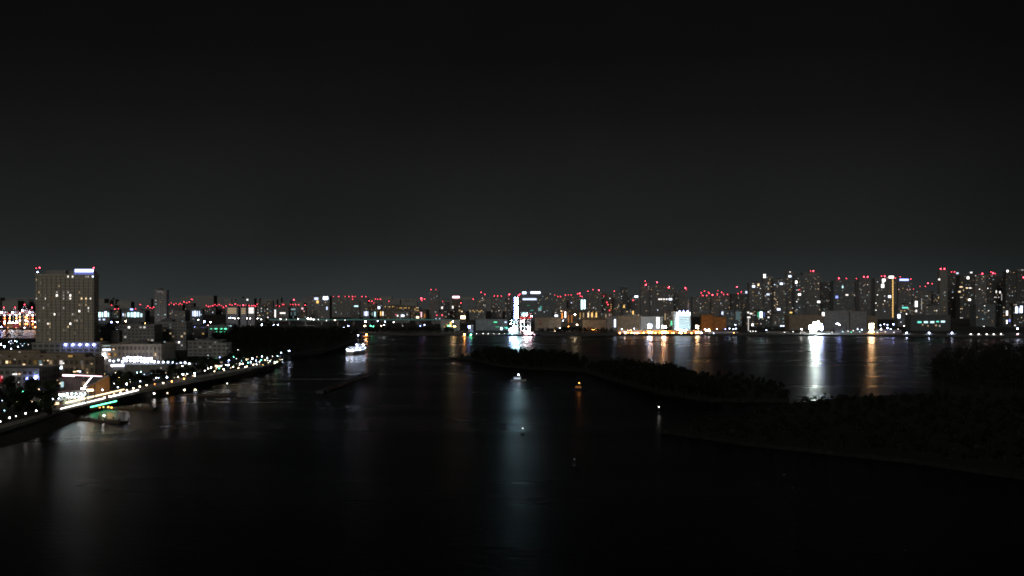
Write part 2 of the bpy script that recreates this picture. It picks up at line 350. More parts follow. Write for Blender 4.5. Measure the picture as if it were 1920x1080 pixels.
# ================================================================ trees and woods
def leaves(mb, c, rx, rz, n, size, rng):
    for _ in range(n):
        while True:
            d = Vector((rng.uniform(-1, 1), rng.uniform(-1, 1), rng.uniform(-1, 1)))
            if .15 < d.length <= 1: break
        d = d * (d.length ** -.35); p = Vector(c) + Vector((d.x * rx, d.y * rx, d.z * rz))
        u = Vector((rng.gauss(0, 1), rng.gauss(0, 1), rng.gauss(0, 1))).normalized(); w = u.orthogonal().normalized(); s = size * rng.uniform(.5, 1.2)
        mb.poly([p - u * s, p + w * s * .6, p + u * s, p - w * s * .6])
def tree_meshes(h, r, seed, lf=900, size=.42):
    rng = random.Random(seed); t = MB(); c = MB()
    t.tube((0, 0, 0), (rng.uniform(-.2, .2), 0, h * .45), h * .028, h * .018, 7)
    for k in range(6):
        a = k * 1.05 + rng.uniform(-.3, .3); z = h * rng.uniform(.3, .45); t.tube((0, 0, z), (math.cos(a) * r * .6, math.sin(a) * r * .6, h * rng.uniform(.55, .8)), h * .013, h * .005, 5)
    k = 9
    for i in range(k):
        a = rng.uniform(0, 6.28); rr = r * rng.uniform(.1, .62); z = h * rng.uniform(.45, .86); q = rng.uniform(.3, .5) * r
        leaves(c, (math.cos(a) * rr, math.sin(a) * rr, z), q * 1.15, q * .9, lf // k, size, rng)
    return t.mesh('trunk', ['trunk']), c.mesh('crown', ['leaf'])
TREES = [tree_meshes(9, 3.6, 1), tree_meshes(7, 3.0, 2), tree_meshes(11, 4.0, 3), tree_meshes(6, 2.2, 4)]
def tree(x, y, z, k, sc, label, group, rz=None, name='tree'):
    r = thing(name, label, 'tree', (x, y, z), group, random.uniform(0, 6.28) if rz is None else rz); r.scale = (sc,) * 3
    t, c = TREES[k]; link('trunk', t, r); link('crown', c, r); return r
def inside(p, poly):
    r = False; n = len(poly)
    for i in range(n):
        (x0, y0), (x1, y1) = poly[i], poly[i - 1]
        if (y0 > p[1]) != (y1 > p[1]) and p[0] < (x1 - x0) * (p[1] - y0) / (y1 - y0) + x0: r = not r
    return r
def wood(label, poly, n, h0, h1, z, seed, per=46, size=.9, mat='leaf_dark', hfun=None, inset=0):
    rng = random.Random(seed); mb = MB(); xs = [p[0] for p in poly]; ys = [p[1] for p in poly]; got = 0; tries = 0
    while got < n and tries < 60000:
        tries += 1; x, y = rng.uniform(min(xs), max(xs)), rng.uniform(min(ys), max(ys))
        if not inside((x, y), poly): continue
        if hfun and rng.random() > hfun(x, y): continue
        got += 1; h = rng.uniform(h0, h1) * (hfun(x, y) ** .5 if hfun else 1); r = h * rng.uniform(.32, .5)
        mb.tube((x, y, z), (x, y, z + h * .5), .22, .12, 5, 1)
        for q in range(4):
            a = rng.uniform(0, 6.28); rr = rng.uniform(0, .6) * r
            leaves(mb, (x + math.cos(a) * rr, y + math.sin(a) * rr, z + h * rng.uniform(.42, .82)), r * .6, h * .24, per // 4, size, rng)
    o = mb.build('woodland', [mat, 'trunk']); o['kind'] = 'stuff'; o['label'] = label; o['category'] = 'woodland'; return o
wood('dark mass of trees on the low island in the middle of the bay', ISL1, 300, 6, 12, 1.2, 5, hfun=lambda x, y: max(.02, min(1, (x + 62) / 45)) * max(.35, min(1, (110 - x) / 60)) , per=60)
wood('dark wooded shore fort island beyond the pier lamp', ISL2, 560, 7, 11.5, 2, 6, per=60, hfun=lambda x, y: max(.4, min(1, (x - 50) / 40)) if x < 120 else max(.22, 1 - (x - 120) / 16) if x < 182 else max(.05, .22 - (x - 182) / 80))
HILL = pts([(1745, 742), (1755, 705), (1800, 680), (1930, 670), (2300, 670), (2300, 742)])
wood('tall black wood on the headland at the edge of the bay', HILL, 520, 12, 20, 1.6, 7, per=56, size=1.1)
wood('black scrub and trees over the low headland in the near dark', pts([(1262, 810), (1420, 782), (1480, 764), (1745, 748), (2300, 748), (2600, 815), (1920, 890), (1700, 861), (1400, 832)]), 620, 2.5, 6, 1.4, 8, per=44, size=.8)
PARK = pts([(556, 664), (600, 659), (640, 648), (672, 637), (640, 628), (420, 624), (395, 632), (405, 650), (470, 664)], 4)
wood('long dark wood of the shore park behind the promenade', PARK, 620, 11, 19, 4, 9, per=52, size=1.1)
wood('dark line of trees along the far quay beside the lit crane ship', pts([(690, 628), (850, 628.5), (850, 623), (690, 622)]), 150, 6, 10, 3, 10, per=40, size=1.0)
wood('dark bank of trees on the quay below the grey warehouses', pts([(1010, 628.5), (1148, 628.8), (1148, 625), (1010, 625)]), 90, 6, 10, 3, 12, per=40, size=1.0)
for i, (px, top, w_) in enumerate([(1512, 741, 8), (1521, 744, 7), (1529, 740, 9), (1548, 744, 10), (1560, 740, 12), (1573, 737, 12), (1588, 740, 12), (1600, 744, 9), (1622, 739, 11), (1634, 736, 12), (1650, 738, 12), (1672, 740, 10), (1694, 738, 12), (1716, 741, 12)]):
    D = 522 - (i % 3) * 6 - max(0, i - 7) * 1.; h = PZ(top, D) - 1.6; k = i % 3
    tree(PX(px, D), D, 1.6, k, h / (9, 7, 11)[k], f'black silhouetted tree on the spit, {ORD[i]} counted from its bare tip', 'silhouetted trees on the spit')

# low city far behind the towers, one mass of roofs
rg = random.Random(21); mb = MB()
for k in range(420):
    y = rg.uniform(4300, 7600); x = rg.uniform(-.66, .66) * y; h = rg.choice((38, 48, 55, 60, 66, 74)) * rg.uniform(.85, 1.1) * (1 + .1 * (y > 6000)); w_ = rg.uniform(45, 170); d_ = rg.uniform(30, 60)
    mb.box(x - w_ / 2, x + w_ / 2, y, y + d_, 3, h, rg.randrange(3))
o = mb.build('distant_city', ['grey', 'pale', 'bluegrey']); o['kind'] = 'stuff'; o['label'] = 'low dim mass of far city blocks behind the towers'; o['category'] = 'city'
# ================================================================ left shore: hotel, malls, plaza
GL = 'buildings on the near left shore'
# hotel tower
r, cx, w, dp, H, D = T('tall beige hotel tower with dark window grid, white lit roof sign and red roof lamps', 67, 176, 516, 920, 'hotel',
  W='106,554b 134,554b 111,538wm 69,559 87,563 134,563 129,560d 161,558w 153,563w 170,563 166,577 160,573wm 148,582b 101,588b 134,606b 88,607 80,578m 121,579m 113,592d 127,521 137,521 173,520vb 86,555d 97,562od 168,558d 121,558m 152,573d 166,582m 92,570d 141,590d',
  R='74,502b 65,503 70,510vb 176,502b', Sg='158.5,507.5,34,5vb', n=24, glass='blind', name='hotel', cat='hotel', group=GL, cell=(2.3, 3.3), base=4, dep=11, fix=True, plant=False, cols=' w')
sb = MB(); sb.box(w / 2 - 20.2, w / 2 - .2, -.45, -.3, H + .8, H + 6.6); sb.build('sign_board', [emit('u', .55)], r)
pb = MB(); pb.box(-w / 2 + 9, -w / 2 + 30, 2, 9, H + .45, H + 5.2); pb.box(w / 2 - 26, w / 2 - 1, 1, 9, H + .45, H + 5.); pb.build('plant_room', ['grey'], r)
rib = MB()
for k in range(13): x = -w / 2 + 1.5 + k * (w - 3) / 12; rib.box(x - .3, x + .3, -.7, -.004, 2, H - 2)
rib.build('facade_rib', ['hotel'], r)
# podium
r, cx, w, dp, H, D = T('low hotel podium with five blue white arch lamps over its terrace', 60, 188, 645, 800, 'pale', name='hotel_podium', cat='building', group=GL, base=4, dep=16, fix=True, plant=False, cell=(5, 4))
for i, px in enumerate((124, 138, 151, 164, 177)):
    lx = PX(px, D) - cx; lz = PZ(644.5, D) - 4
    a = MB(); a.box(lx - 2.6, lx - 2.2, -.6, -.2, lz - 4, lz); a.box(lx + 2.2, lx + 2.6, -.6, -.2, lz - 4, lz); a.box(lx - 2.6, lx + 2.6, -.6, -.2, lz, lz + .4); a.build('arch', ['white'], r)
    link('arch_lamp', ball(emit('u', 16., True)), r, (lx, -1.2, lz - .9), (.95,) * 3)
sb = MB(); sb.box(PX(116, D) - cx, PX(172, D) - cx, -3.5, -.1, H - 8.2, H - 7.8); sb.build('terrace_canopy', ['white'], r)
link('light_strip', cube(emit('v', .9)), r, (PX(143, D) - cx, -3.4, H - 8.5), (24, .3, .5))
T('dark slab building between the hotel and the grid fronted block', 187, 207, 614, 960, 'bluegrey', name='office_block', cat='building', group=GL, base=4, fix=True, n=3)
T('dark narrow block left of the pale grid fronted apartment block', 208, 223, 622, 950, 'dark', name='office_block', cat='building', group=GL, base=4, fix=True)
T('long grey apartment block with faint floor lines below the orange port lights', 224, 289, 611, 955, 'grey', W='242,617b 263,613m', name='apartment_block', cat='building', group=GL, base=4, fix=True, n=6)
T('grey apartment block with a clear window grid below the pale slab tower', 290, 349, 606, 990, 'grey', W='338,642b 343,646m 322,614d 305,622d', name='apartment_block', cat='building', group=GL, base=4, fix=True, n=8, cell=(3.2, 3.3))
T('dark mid rise block left of the green lit deck building', 352, 384, 618, 1060, 'dark', W='369,635d 362,628d', name='office_block', cat='building', group=GL, base=4, fix=True, n=3)
T('building with two bands of green lamps beside the dark park wood', 386, 429, 612, 1240, 'bluegrey', W='405,616.5,5,2nb 415,616.5,5,2nb 423,616.5,5,2nb 396,616.5,4,1.5n 405,622,5,1.5n 414,622,5,1.5n 423,622,5,1.5n 429,611,2,2c 425,611,2,2c 433,611,2,2c', name='terminal_building', cat='building', group=GL, base=4, fix=True)
T('low pale roofed hall right of the grid fronted block', 352, 408, 641, 880, 'grey', W='404,643,5,3m 372,648d 390,652d', name='hall', cat='building', group=GL, base=4, fix=True, dep=26, cell=(5, 4))
T('low dim block with pale end wall before the park wood', 398, 424, 646, 830, 'pale', name='hall', cat='building', group=GL, base=4, fix=True, dep=16, cell=(5, 4))
# second mall (tan, long) with white bands at its left end
r, cx, w, dp, H, D = T('long tan shopping mall with two white lit bands at one end', 190, 302, 648, 705, 'tan', W='200,647.5,17,2.2c 200,655.5,18,3.4vb 213,655,4,2w 205,664,4,3o 206,669,5,2wm 192,674,2,2w', name='shopping_mall', cat='mall', group=GL, base=4, dep=30, fix=True, cell=(3.2, 4.4), n=6, glass='shop_glass')
for px, py in ((196, 665), (196, 669)): link('wall_lamp', ball(emit('v', 55., True)), r, (PX(px, D) - cx, -.9, PZ(py, D) - 4), (.75,) * 3)
rb = MB()
for k in range(10): x = PX(222, D) - cx + k * 3.6; rb.box(x - .25, x + .25, -.6, -.004, 3, H - 2.5)
rb.build('facade_rib', ['brown'], r)
# lit terrace before the tan mall: deck with a dense row of lamps
r = thing('terrace', 'broad raised terrace crowded with white lamps in front of the tan mall', 'terrace', (PX(265, 684), 684, 4), GL)
X0, X1 = PX(202, 684) - PX(265, 684), PX(375, 684) - PX(265, 684)
b_ = MB(); b_.box(X0, X1, 0, 14, 0, 6.2); b_.build('deck', ['paving'], r)
b_ = MB(); b_.box(-.25, .25, -.35, -.003, 0, 6); pm = b_.mesh('pier', ['grey'])
for k in range(18): link('pier', pm, r, (X0 + .5 + k * (X1 - X0 - 1) / 17, 0, 0))
b_ = MB(); b_.box(X0, X1, .1, .16, 7.2, 7.3)
for k in range(36): x = X0 + .1 + k * (X1 - X0 - .2) / 35; b_.box(x - .04, x + .04, .09, .17, 6.2, 7.2)
b_.build('railing', ['metal'], r)
link('light_strip', cube(emit('v', 7., True)), r, (PX(221, 684) - PX(265, 684), -.55, PZ(685, 684) - 4), (10, .5, 1.1))
rowl = '206,676 213,677 222,675 230,678 237,676 233,672 240,670 245,676 246,671 252,671 252,677 258,670 258,676 264,671 265,677 271,672 271,678 277,673 277,678 283,672 284,677 289,678 297,679b 306,679 315,679b 324,680m 347,680b 339,681 355,682m 367,682m 331,683m'
for i, (px, py, _a, _b, c, st) in enumerate(items(rowl)):
    lamp(f'white globe lamp on the terrace by the tan mall, {ORD[i] if i < 30 else "last"} from the striped end', px, py, 'v', st if st == 'm' else 'm', zg=10.2, D=685 + (i % 4) * 3, group='globe lamps on the mall terrace', rad=1.3 if 228 < px < 292 else .95)
# big mall on the left
r, cx, w, dp, H, D = T('large stepped shopping mall with four bright window panes in the near corner', -250, 178, 673, 600, 'tan', W='45,684,5,4w 77,684.5,5,4 90,676,3,2w 83,676,2,2wm 119,681,3,2.5 90,691,9,7vb 101,691,9,7g 113.5,689,8,7vb 90,702,9,8vb 101,702,9,8gm 13,679,5,6w 19,679,2,6gm 48,685,4,2gm 28,674,3,2m 132,668,10,5gm 172,682,4,3wm 67,681,3,2wd 140,690,3,5wd 155,688,6,12wd 37,660,4,2m 2,666,3,2d', name='shopping_mall', cat='mall', group=GL, base=4, dep=14, fix=True, cell=(3.4, 4.6), n=14, glass='shop_glass')
b_ = MB(); b_.box(-w / 2 + 30, w / 2 - 8, 3, 13.5, H + .5, H + 3.6); b_.box(-w / 2 + 60, w / 2 - 40, 6, 13, H + 3.61, H + 5.4); b_.build('upper_storey', ['tan'], r)
b_ = MB()
for k in range(7): x = -w / 2 + 70 + k * 11; b_.box(x, x + 3.2, .6, 2.8, H + .5, H + 2.)
b_.build('roof_unit', ['grey'], r)
r, cx, w, dp, H, D = T('low front wing of the big mall with red sign and small white lettering', -250, 73, 694, 562, 'grey', W='2,711,8,16rm 4,707,3,5p', name='mall_wing', cat='mall', group=GL, base=4, dep=26, fix=True, plant=False, cell=(3.6, 4.4), n=6, glass='shop_glass')
link('sign', cube(emit('', 1.6)), r, (PX(28.5, D) - cx, -.4, PZ(701.5, D) - 4), (2.9, .3, .75)); link('sign', cube(emit('w', 1.2)), r, (PX(37, D) - cx, -.4, PZ(701, D) - 4), (1.0, .3, .8))
for px, py, L in ((68, 707.5, 45), (52.5, 710, 8)): link('wall_lamp', ball(emit('u', L, True)), r, (PX(px, D) - cx, -.8, PZ(py, D) - 4), (.85,) * 3)
# angular canopy roof with white light lines
r = thing('canopy_roof', 'angular roof canopy edged with a bright white light line beside the big mall', 'canopy', (-262, 520, 4), GL)
A, B_, C_ = Vector((PX(119, 545) + 262, 25, 10.2)), Vector((PX(191, 533) + 262, 13, 10.3)), Vector((PX(160, 476) + 262, -44, 10.2))
b_ = MB()
b_.prism([(A.x, A.y + 9), (A.x, A.y), (B_.x - 6, B_.y), (C_.x, C_.y), (C_.x + 2.4, C_.y - 2), (B_.x + 2, B_.y), (B_.x, B_.y + 9)], 9.2, 9.9); b_.build('roof_slab', ['white'], r)
for p in (A, (A + B_) / 2, B_, (B_ + C_) / 2, C_): b_ = MB(); b_.tube((p.x, p.y + .8, 0), (p.x, p.y + .8, 9.2), .3, .25, 8); b_.build('post', ['steel_dark'], r)
def strip(name, a, b, mat, par, t=.5, zz=0):
    a = Vector(a); b = Vector(b); d = b - a
    o = link(name, cube(mat), par, (a + b) / 2, (d.length, t, t)); o.rotation_euler = (0, 0, math.atan2(d.y, d.x)); return o
strip('light_strip', A + Vector((0, -.5, -.6)), Vector((B_.x, B_.y - .5, 9.7)), emit('p', 6., True), r, .9)
strip('light_strip', (B_.x - 5.6, B_.y - .6, 9.6), (C_.x - .3, C_.y - .3, 9.6), emit('', 6., True), r, .6)
link('end_lamp', cube(emit('', 12., True)), r, (C_.x - .6, C_.y - 1.2, 8.4), (2.2, .6, .8)); link('end_lamp', cube(emit('w', 9., True)), r, (C_.x + 4, C_.y - 3, 7.8), (3.2, .6, .9))
b_ = MB(); b_.box(B_.x - 6, B_.x + 1, B_.y - 4, B_.y + 8, 0, 9.1); b_.build('side_wall', ['orange'], r)
# front block under the canopy
T('dark glazed restaurant hall under the white edged canopy', 112, 172, 712, 548, 'dark', W='113,719,3,3w 108,713,3,2wm 146,696,4,2.5wb 150,696.5,4,3vb 140,697,6,3w 164,699,2,2w', name='restaurant_hall', cat='building', group=GL, base=4, dep=10, fix=True, plant=False, cell=(3.5, 4.4), n=4)
# lens shaped event pavilions on the plaza
def pavilion(label, px0, px1, py, z, wy, c, L):
    D = (HC - z) * F / (py - YH); x0, x1 = PX(px0, D), PX(px1, D); r = thing('pavilion', label, 'pavilion', ((x0 + x1) / 2, D, 4), 'lit pavilions on the plaza'); hw = (x1 - x0) / 2
    b_ = MB(); n = 14
    top = [(hw * math.cos(2 * math.pi * k / n), wy * math.sin(2 * math.pi * k / n)) for k in range(n)]; zz = z - 4
    for k in range(n):
        a, b = top[k], top[(k + 1) % n]; b_.poly([(a[0], a[1], zz), (b[0], b[1], zz), (b[0] * .55, b[1] * .55, zz + .9), (a[0] * .55, a[1] * .55, zz + .9)])
    b_.poly([(a * .55, b * .55, zz + .9) for a, b in top]); b_.poly([(a, b, zz) for a, b in top[::-1]]); b_.build('roof', ['white'], r)
    for k in range(0, n, 2): b_ = MB(); b_.tube((top[k][0] * .9, top[k][1] * .9, 0), (top[k][0] * .9, top[k][1] * .9, zz), .12, .12, 6); b_.build('post', ['white'], r)
    for q in range(5):
        x = (-.8 + q * .4) * hw; link('lamp', ball(emit(c, L, True)), r, (x, -wy * .75, zz - .45), (.42,) * 3)
    return r
pavilion('long pale lens shaped pavilion glowing white on the plaza', 126, 168, 736, 9, 3.2, 'c', 26)
pavilion('small glowing pavilion at the plaza corner by the dark trees', 114, 124, 738, 9, 2.4, 'x', 26)
pavilion('low bright pavilion at the foot of the plaza, nearest the water', 128, 160, 742, 7.6, 2.6, 'x', 24)
b_ = MB(); b_.prism([(-241.6, 481), (-241.6, 485.6), (-268, 485.6), (-262, 481)], 4.02, 4.5); o = b_.build('lawn_bank', ['deckgreen']); tag(o, 'bright green lit lawn bank along the near side of the plaza', 'lawn')
b_ = MB(); b_.box(-242, -229.6, 455, 548, 4.065, 4.11); o = b_.build('boardwalk', ['paving']); o['kind'] = 'structure'
# shore railing with footlights
r = thing('railing', 'white dotted line of footlights along the railing at the water edge', 'railing', (-229.2, 450, 4.05))
b_ = MB(); b_.box(-.06, .06, 0, 95, 1.0, 1.08)
for k in range(49): b_.box(-.05, .05, k * 1.97, k * 1.97 + .1, 0, 1.0)
b_.build('rail', ['metal'], r)
for k in range(46):
    if 24 <= k <= 26: continue
    link('footlight', cube(emit('', 6. if k > 18 else 4.5, True)), r, (.1, .9 + k * 2.05, .62), (.5, 1.15, .42))
# lamps ------------------------------------------------------------------
def row(s, fmt, group, zg=4., h=5., **k):
    for i, (px, py, _a, _b, c, st) in enumerate(items(s)): lamp(fmt.format(o=ORD[i], c=CN[c]), px, py, c, st, zg, h, group=group, **k)
row('0,790 18,783 30,780m 48,775 68,770', '{c} lamp along the embankment walk, {o} from the frame corner', 'lamps of the embankment walk')
row('71,733 50,738ud 55,743ud 28,752gm 99,748v 110,747v 35,717d 27,713d 23,726d 82,711m 95,720d', '{c} lamp among the dark trees by the mall, {o} from the canopy-side tree', 'lamps among the near trees', h=4)
row('192,731v 196,745w 205,743w 214,740w 226,736w 238,732w 250,728w 262,725w 275,722w 290,720om 306,718w 322,715o 345,710o 365,705w', '{c} lamp on the lit promenade, {o} from the plaza', 'lamps of the lit promenade', h=2.6, rad=.36)
row('197,722m 203,721m 208,720m 214,719m 220,718m 226,717m', 'small {c} post lamp in the dotted row behind the promenade, {o} from the canopy', 'small post lamps behind the promenade', h=2.5, rad=.3)
row('221,726v 237,720vb 263,715v 289,712d 313,707vb 343,702vb 351,701 365,700vb 302,690d 298,699d 292,700d 311,699wd 326,690 342,686 372,684 384,695 390,691 395,690 407,687 415,686 419,692 427,685v 232,683 210,687w', '{c} park lamp between promenade and malls, {o} from the dotted row', 'park lamps between promenade and malls')
row('412,670u 422,668v 429,675ub 429,684 411,663m 429,661d 367,670d 390,672d 390,666d 446,656m 446,662m 436,661d 424,661m 473,672vb 470,678v 480,676v 491,668v 501,670m 511,668m 503,680wm', '{c} lamp in the park below the green lit building, {o} from the terrace', 'lamps in the far part of the park')
row('402,696w 420,693w 437,688w 447,690w 450,682 455,682 463,687w 475,684w 481,683 493,684gm 502,676m 515,681w 529,674m 527,661v 542,658vb', '{c} lamp on the shore walk toward the park point, {o} from the near end', 'lamps of the far shore walk')
row('8,650vb 2,646vb 21,639vm 28,639v 20,644vm 34,650v 42,648vm 21,654v 65,643vb 69,650v 74,650v 77,649m', '{c} lamp behind the big mall below the port cranes, {o} from the frame edge', 'lamps behind the big mall', h=6)
row('289,738 314,737wm 346,731w 366,731w 426,719m', '{c} lamp low over the floating piers, {o} from the railing', 'lamps over the floating piers', zg=1., h=1.6, rad=.4)
rq = random.Random(17)
def glints(fmt, group, n, fx, cols, h=1.1):
    s = []
    for k in range(n):
        px, py = fx(k / (n - 1)); s.append(f'{px:.1f},{py:.1f}{rq.choice(cols)}{rq.choice(["d", "m", "m", ""])}')
    row(' '.join(s), fmt, group, h=h, name='garden_light', rad=.27)
glints('{c} garden light under the mall wing trees, {o} from the frame edge', 'garden lights by the mall wing', 26, lambda t: (4 + t * 108, 728 + rq.uniform(0, 44) * (1 - .3 * t)), ['', 'w', 'k', 'w', 'g', 'n', 'v'])
glints('{c} garden light in the terrace belt, {o} from the dotted row', 'garden lights below the terrace', 30, lambda t: (196 + t * 200, 716 - 26 * t + rq.uniform(-15, 10)), ['', 'w', 'k', 'v', 'w', 'g'])
glints('{c} garden light of the shore park, {o} from the terrace end', 'garden lights of the shore park', 30, lambda t: (390 + t * 140, 682 - 10 * t + rq.uniform(-15, 8)), ['', 'w', 'k', 'v', 'n', 't'])
glints('{c} wall light along the back of the big mall, {o} from the frame edge', 'wall lights behind the mall', 16, lambda t: (2 + t * 110, 648 + rq.uniform(-8, 6)), ['v', 'k', ''], h=4)
glints('{c} bollard light near the walk behind the terrace belt, {o} from the canopy', 'bollard lights of the belt', 30, lambda t: (210 + t * 195, 708 - 28 * t + rq.uniform(-8, 14)), ['', 'v', 'w', 'k', ''])
glints('{c} bollard light of the park point, {o} from the mall side', 'bollard lights of the park point', 24, lambda t: (400 + t * 125, 690 - 18 * t + rq.uniform(-9, 8)), ['', 'v', 'w', 'w', 'n'])
r = thing('path_glow', 'added warm glow for the lit path along the promenade edge behind the footlights', 'light line', (-240.6, 478, 4.06))
for k in range(24): link('glow_block', cube(emit('w', 5. - 2.5 * k / 24, True)), r, (.2 + .12 * (k % 2), 1 + k * 3., .45), (.7, 2.4, .5))  # emissive blocks added to stand in for the lit path surface
b_ = MB(); b_.box(-.5, -.2, 0, 72, 0, .3); b_.build('kerb', ['paving'], r)
row('438,669n 490,675n 518,679n 465,680t 408,676t 420,670t', '{c} tree uplight in the far park, {o} counted along the walk', 'tree uplights', h=1.1, name='garden_light')
# near trees, in four stands
def stand(label, group, spots, z=4.):
    for i, (px, py) in enumerate(spots):
        x, y, _ = P(px, py, z); tree(x, y, z, random.randrange(4), random.uniform(.75, 1.15), label, group)
rng = random.Random(3)
stand('dark leafy tree in the stand between the mall wing and the embankment walk', 'trees by the mall wing', [(rng.uniform(-20, 108), 738 + rng.uniform(0, 46)) for _ in range(44)])
stand('dark leafy tree in the belt between the bright terrace and the promenade', 'trees of the belt below the terrace', [(a, 734 - (a - 200) * .16 + rng.uniform(-14, 3)) for a in [196 + 5.2 * k for k in range(40)]])
stand('dark leafy tree of the shore walk below the park wood', 'trees along the far shore walk', [(a, 692 - (a - 400) * .16 + rng.uniform(-12, 2)) for a in [404 + 6 * k for k in range(23)]])
stand('dark leafy tree behind the terrace of the tan mall', 'trees behind the terrace', [(300 + 5 * k, 690 + rng.uniform(-6, 6)) for k in range(20)])
# floating piers
def jetty(label, pa, pb, wd, z=.75, name='floating_pier'):
    a = Vector(P(*pa, 0)); b = Vector(P(*pb, 0)); d = b - a; L = d.length; r = thing(name, label, 'pier', a, 'piers in the bay', math.atan2(d.y, d.x))
    b_ = MB(); n = max(2, int(L / 9))
    for k in range(n): b_.box(k * L / n + .15, (k + 1) * L / n - .15, -wd / 2, wd / 2, -.4, z)
    b_.build('deck', ['wood'], r); b_ = MB(); b_.tube((0, 0, -2), (0, 0, 2.1), .22, .2, 7); pm = b_.mesh('pile', ['concrete_dark'])
    for k in range(n + 1):
        for s_ in (-1, 1): link('pile', pm, r, (k * L / n, s_ * (wd / 2 + .3), 0))
    return r
jetty('low floating pier nearest the green lit water', (150, 787), (232, 793), 5)
jetty('second floating pier with orange lamps behind the green lit water', (196, 766), (292, 768), 5)
jetty('dark floating pier before the dim shore lamps', (338, 742), (432, 741), 5)
row('187,764od 194,763gd 203,763om 209,764om', '{c} lamp on the second floating pier, {o} from the shore', 'orange lamps on the pier', zg=.75, h=1.4, rad=.55)
a_, b2 = Vector(P(166, 773.6)), Vector(P(216, 761.4)); d_ = b2 - a_
r = thing('underdeck_light', 'green light strip low on the quay wall, staining the water green', 'light strip', (a_.x + .9, a_.y, 0), None, math.atan2(d_.y, d_.x))
b_ = MB(); b_.box(0, d_.length, .05, .3, 1.0, 3.4); b_.build('backing', ['steel_dark'], r)
for k in range(6): link('lamp', cube(emit('n', 7., True)), r, ((k + .5) * d_.length / 6, -.05, 2.9), (d_.length / 6 - .5, .15, .45))
def kiosk(label, px, py, w, c, L):
    x, y, _ = P(px, py, 4.05); r = thing('kiosk', label, 'kiosk', (x, y, 4.05), 'kiosks on the left shore'); m = MB(); m.box(-w / 2, w / 2, 0, 3, 0, 2.7); m.build('wall', ['tan'], r)
    m = MB(); m.box(-w / 2 - .6, w / 2 + .6, -1, 3.4, 2.71, 2.95); m.build('roof', ['dark'], r); link('counter_window', cube(emit(c, L, True)), r, (0, -.06, 1.6), (w * .8, .1, 1.3))
kiosk('kiosk with golden window under the near trees', 29, 757, 4, 'g', 2.5); kiosk('low kiosk with a warm strip window at the plaza corner', 102, 762, 6, 'w', 2.2); kiosk('kiosk with white window in the terrace belt', 243, 706, 4, '', 3.); kiosk('kiosk with pale cyan window by the shore walk', 300, 702, 4, 'c', 2.); kiosk('kiosk with warm window under the park lamps', 408, 690, 5, 'w', 3.)
row('195,779 137,770m', '{c} pier end lamp by the green lit water, {o} from the pontoon', 'white lamps at the pier', zg=.8, h=1.5, rad=.4)
# breakwaters
def boom(name, label, cat, a, b, w, z):
    a = Vector(P(*a, 0)); b = Vector(P(*b, 0)); d = b - a; L = d.length; o = MB(); n = max(4, int(L / 6)); rg = random.Random(2)
    for k in range(n): o.box(k * L / n, (k + 1) * L / n - .1, -w / 2 + rg.uniform(-.3, .3), w / 2 + rg.uniform(-.3, .3), -1, z + rg.uniform(-.2, .2))
    r = o.build(name, ['steel_dark'], None, a); r.rotation_euler = (0, 0, math.atan2(d.y, d.x)); return tag(r, label, cat)
boom('breakwater', 'dark rubble breakwater slanting across the bay below the white ship', 'breakwater', (600, 737), (704, 697), 5, 1.6)
boom('floating_boom', 'thin dark floating boom stretched from shore to breakwater', 'boom', (440, 711.5), (668, 711.5), 1.6, .7)
boom('breakwater', 'dark low breakwater running out from the tip of the wooded island', 'breakwater', (780, 671.5), (850, 673), 5, 1.1)
# ================================================================ far skyline
# front, mid-depth blocks first (they fix the sight lines), then towers behind
T('low glass block lit pale cyan directly beside the hotel', 185, 206, 582, 2150, 'bluegrey', W='187,590,4,11cb 192,590,4,11c 198,589,5,12vb 203,590,3,10c', Sg='187,599,3,2.4v 195,599,4,2.4v', name='office_block')
T('dark slim block with three red lamps between two cyan lit blocks', 208, 224, 581, 2700, 'dark', W='214,588m 218,590d 214,594d', R='209,572 215,580 222,579', n=4)
T('wide low glass block with cyan lit floors and a blue roof sign', 228, 272, 583, 2250, 'bluegrey', W='231,590,3,6v 235,591,3,8m 241,590,5,10c 247,590,5,11c 253,590,5,11cb 259,590,5,11c 265,591,4,8c', Sg='247,580,5,3ub', R='254,579 263,571', name='office_block')
T('dark distant block with a cluster of red roof lamps left of the slab tower', 272, 293, 580, 3100, 'dark', R='274,577 277,574 281,577 285,578 288,576', W='276,591,6,2m', n=3)
T('tall pale slab tower standing alone above the low left skyline', 290, 312, 545, 1900, 'pale', W='300,547,15,2.5d', n=4, cell=(5, 3.8), name='office_tower')
T('broad dark block crowned by a dense row of red lamps right of the slab tower', 316, 342, 572, 3500, 'dark', R='317,571 321,568 326,572 330,569 335,571 338,569 341,572', n=5)
T('taller dark block with a high red lamp over the red lamp cluster', 343, 363, 569, 3600, 'dark', R='345,566 350,568 355,566 359,561 361,562', n=4)
T('low panelled grey block in front of the red lamp cluster', 318, 347, 584, 2100, 'grey', W='324,586m 341,594d', n=5, name='office_block')
T('low block with three bright white window strips right of the red cluster', 357, 379, 580, 2050, 'bluegrey', W='362,588,3,12v 366,588,3,12vb 370,588,3,12v 374,588,2,12v 377,590c 361,597m', name='office_block')
T('dark block topped by five red lamps left of the orange lit blocks', 384, 404, 576, 3400, 'dark', R='387,573 391,575 395,574 399,573 403,571', W='393,580m 400,585vb 389,583m', n=4)
T('dark block with a line of red lamps above the orange lit blocks', 405, 428, 575, 3450, 'dark', R='407,573 411,571 415,573 419,576 424,574', n=4)
T('dark block with a red lamp row over the brightest orange lit block', 429, 452, 574, 3500, 'dark', R='431,571 435,572 441,570 446,572 450,573', n=3)
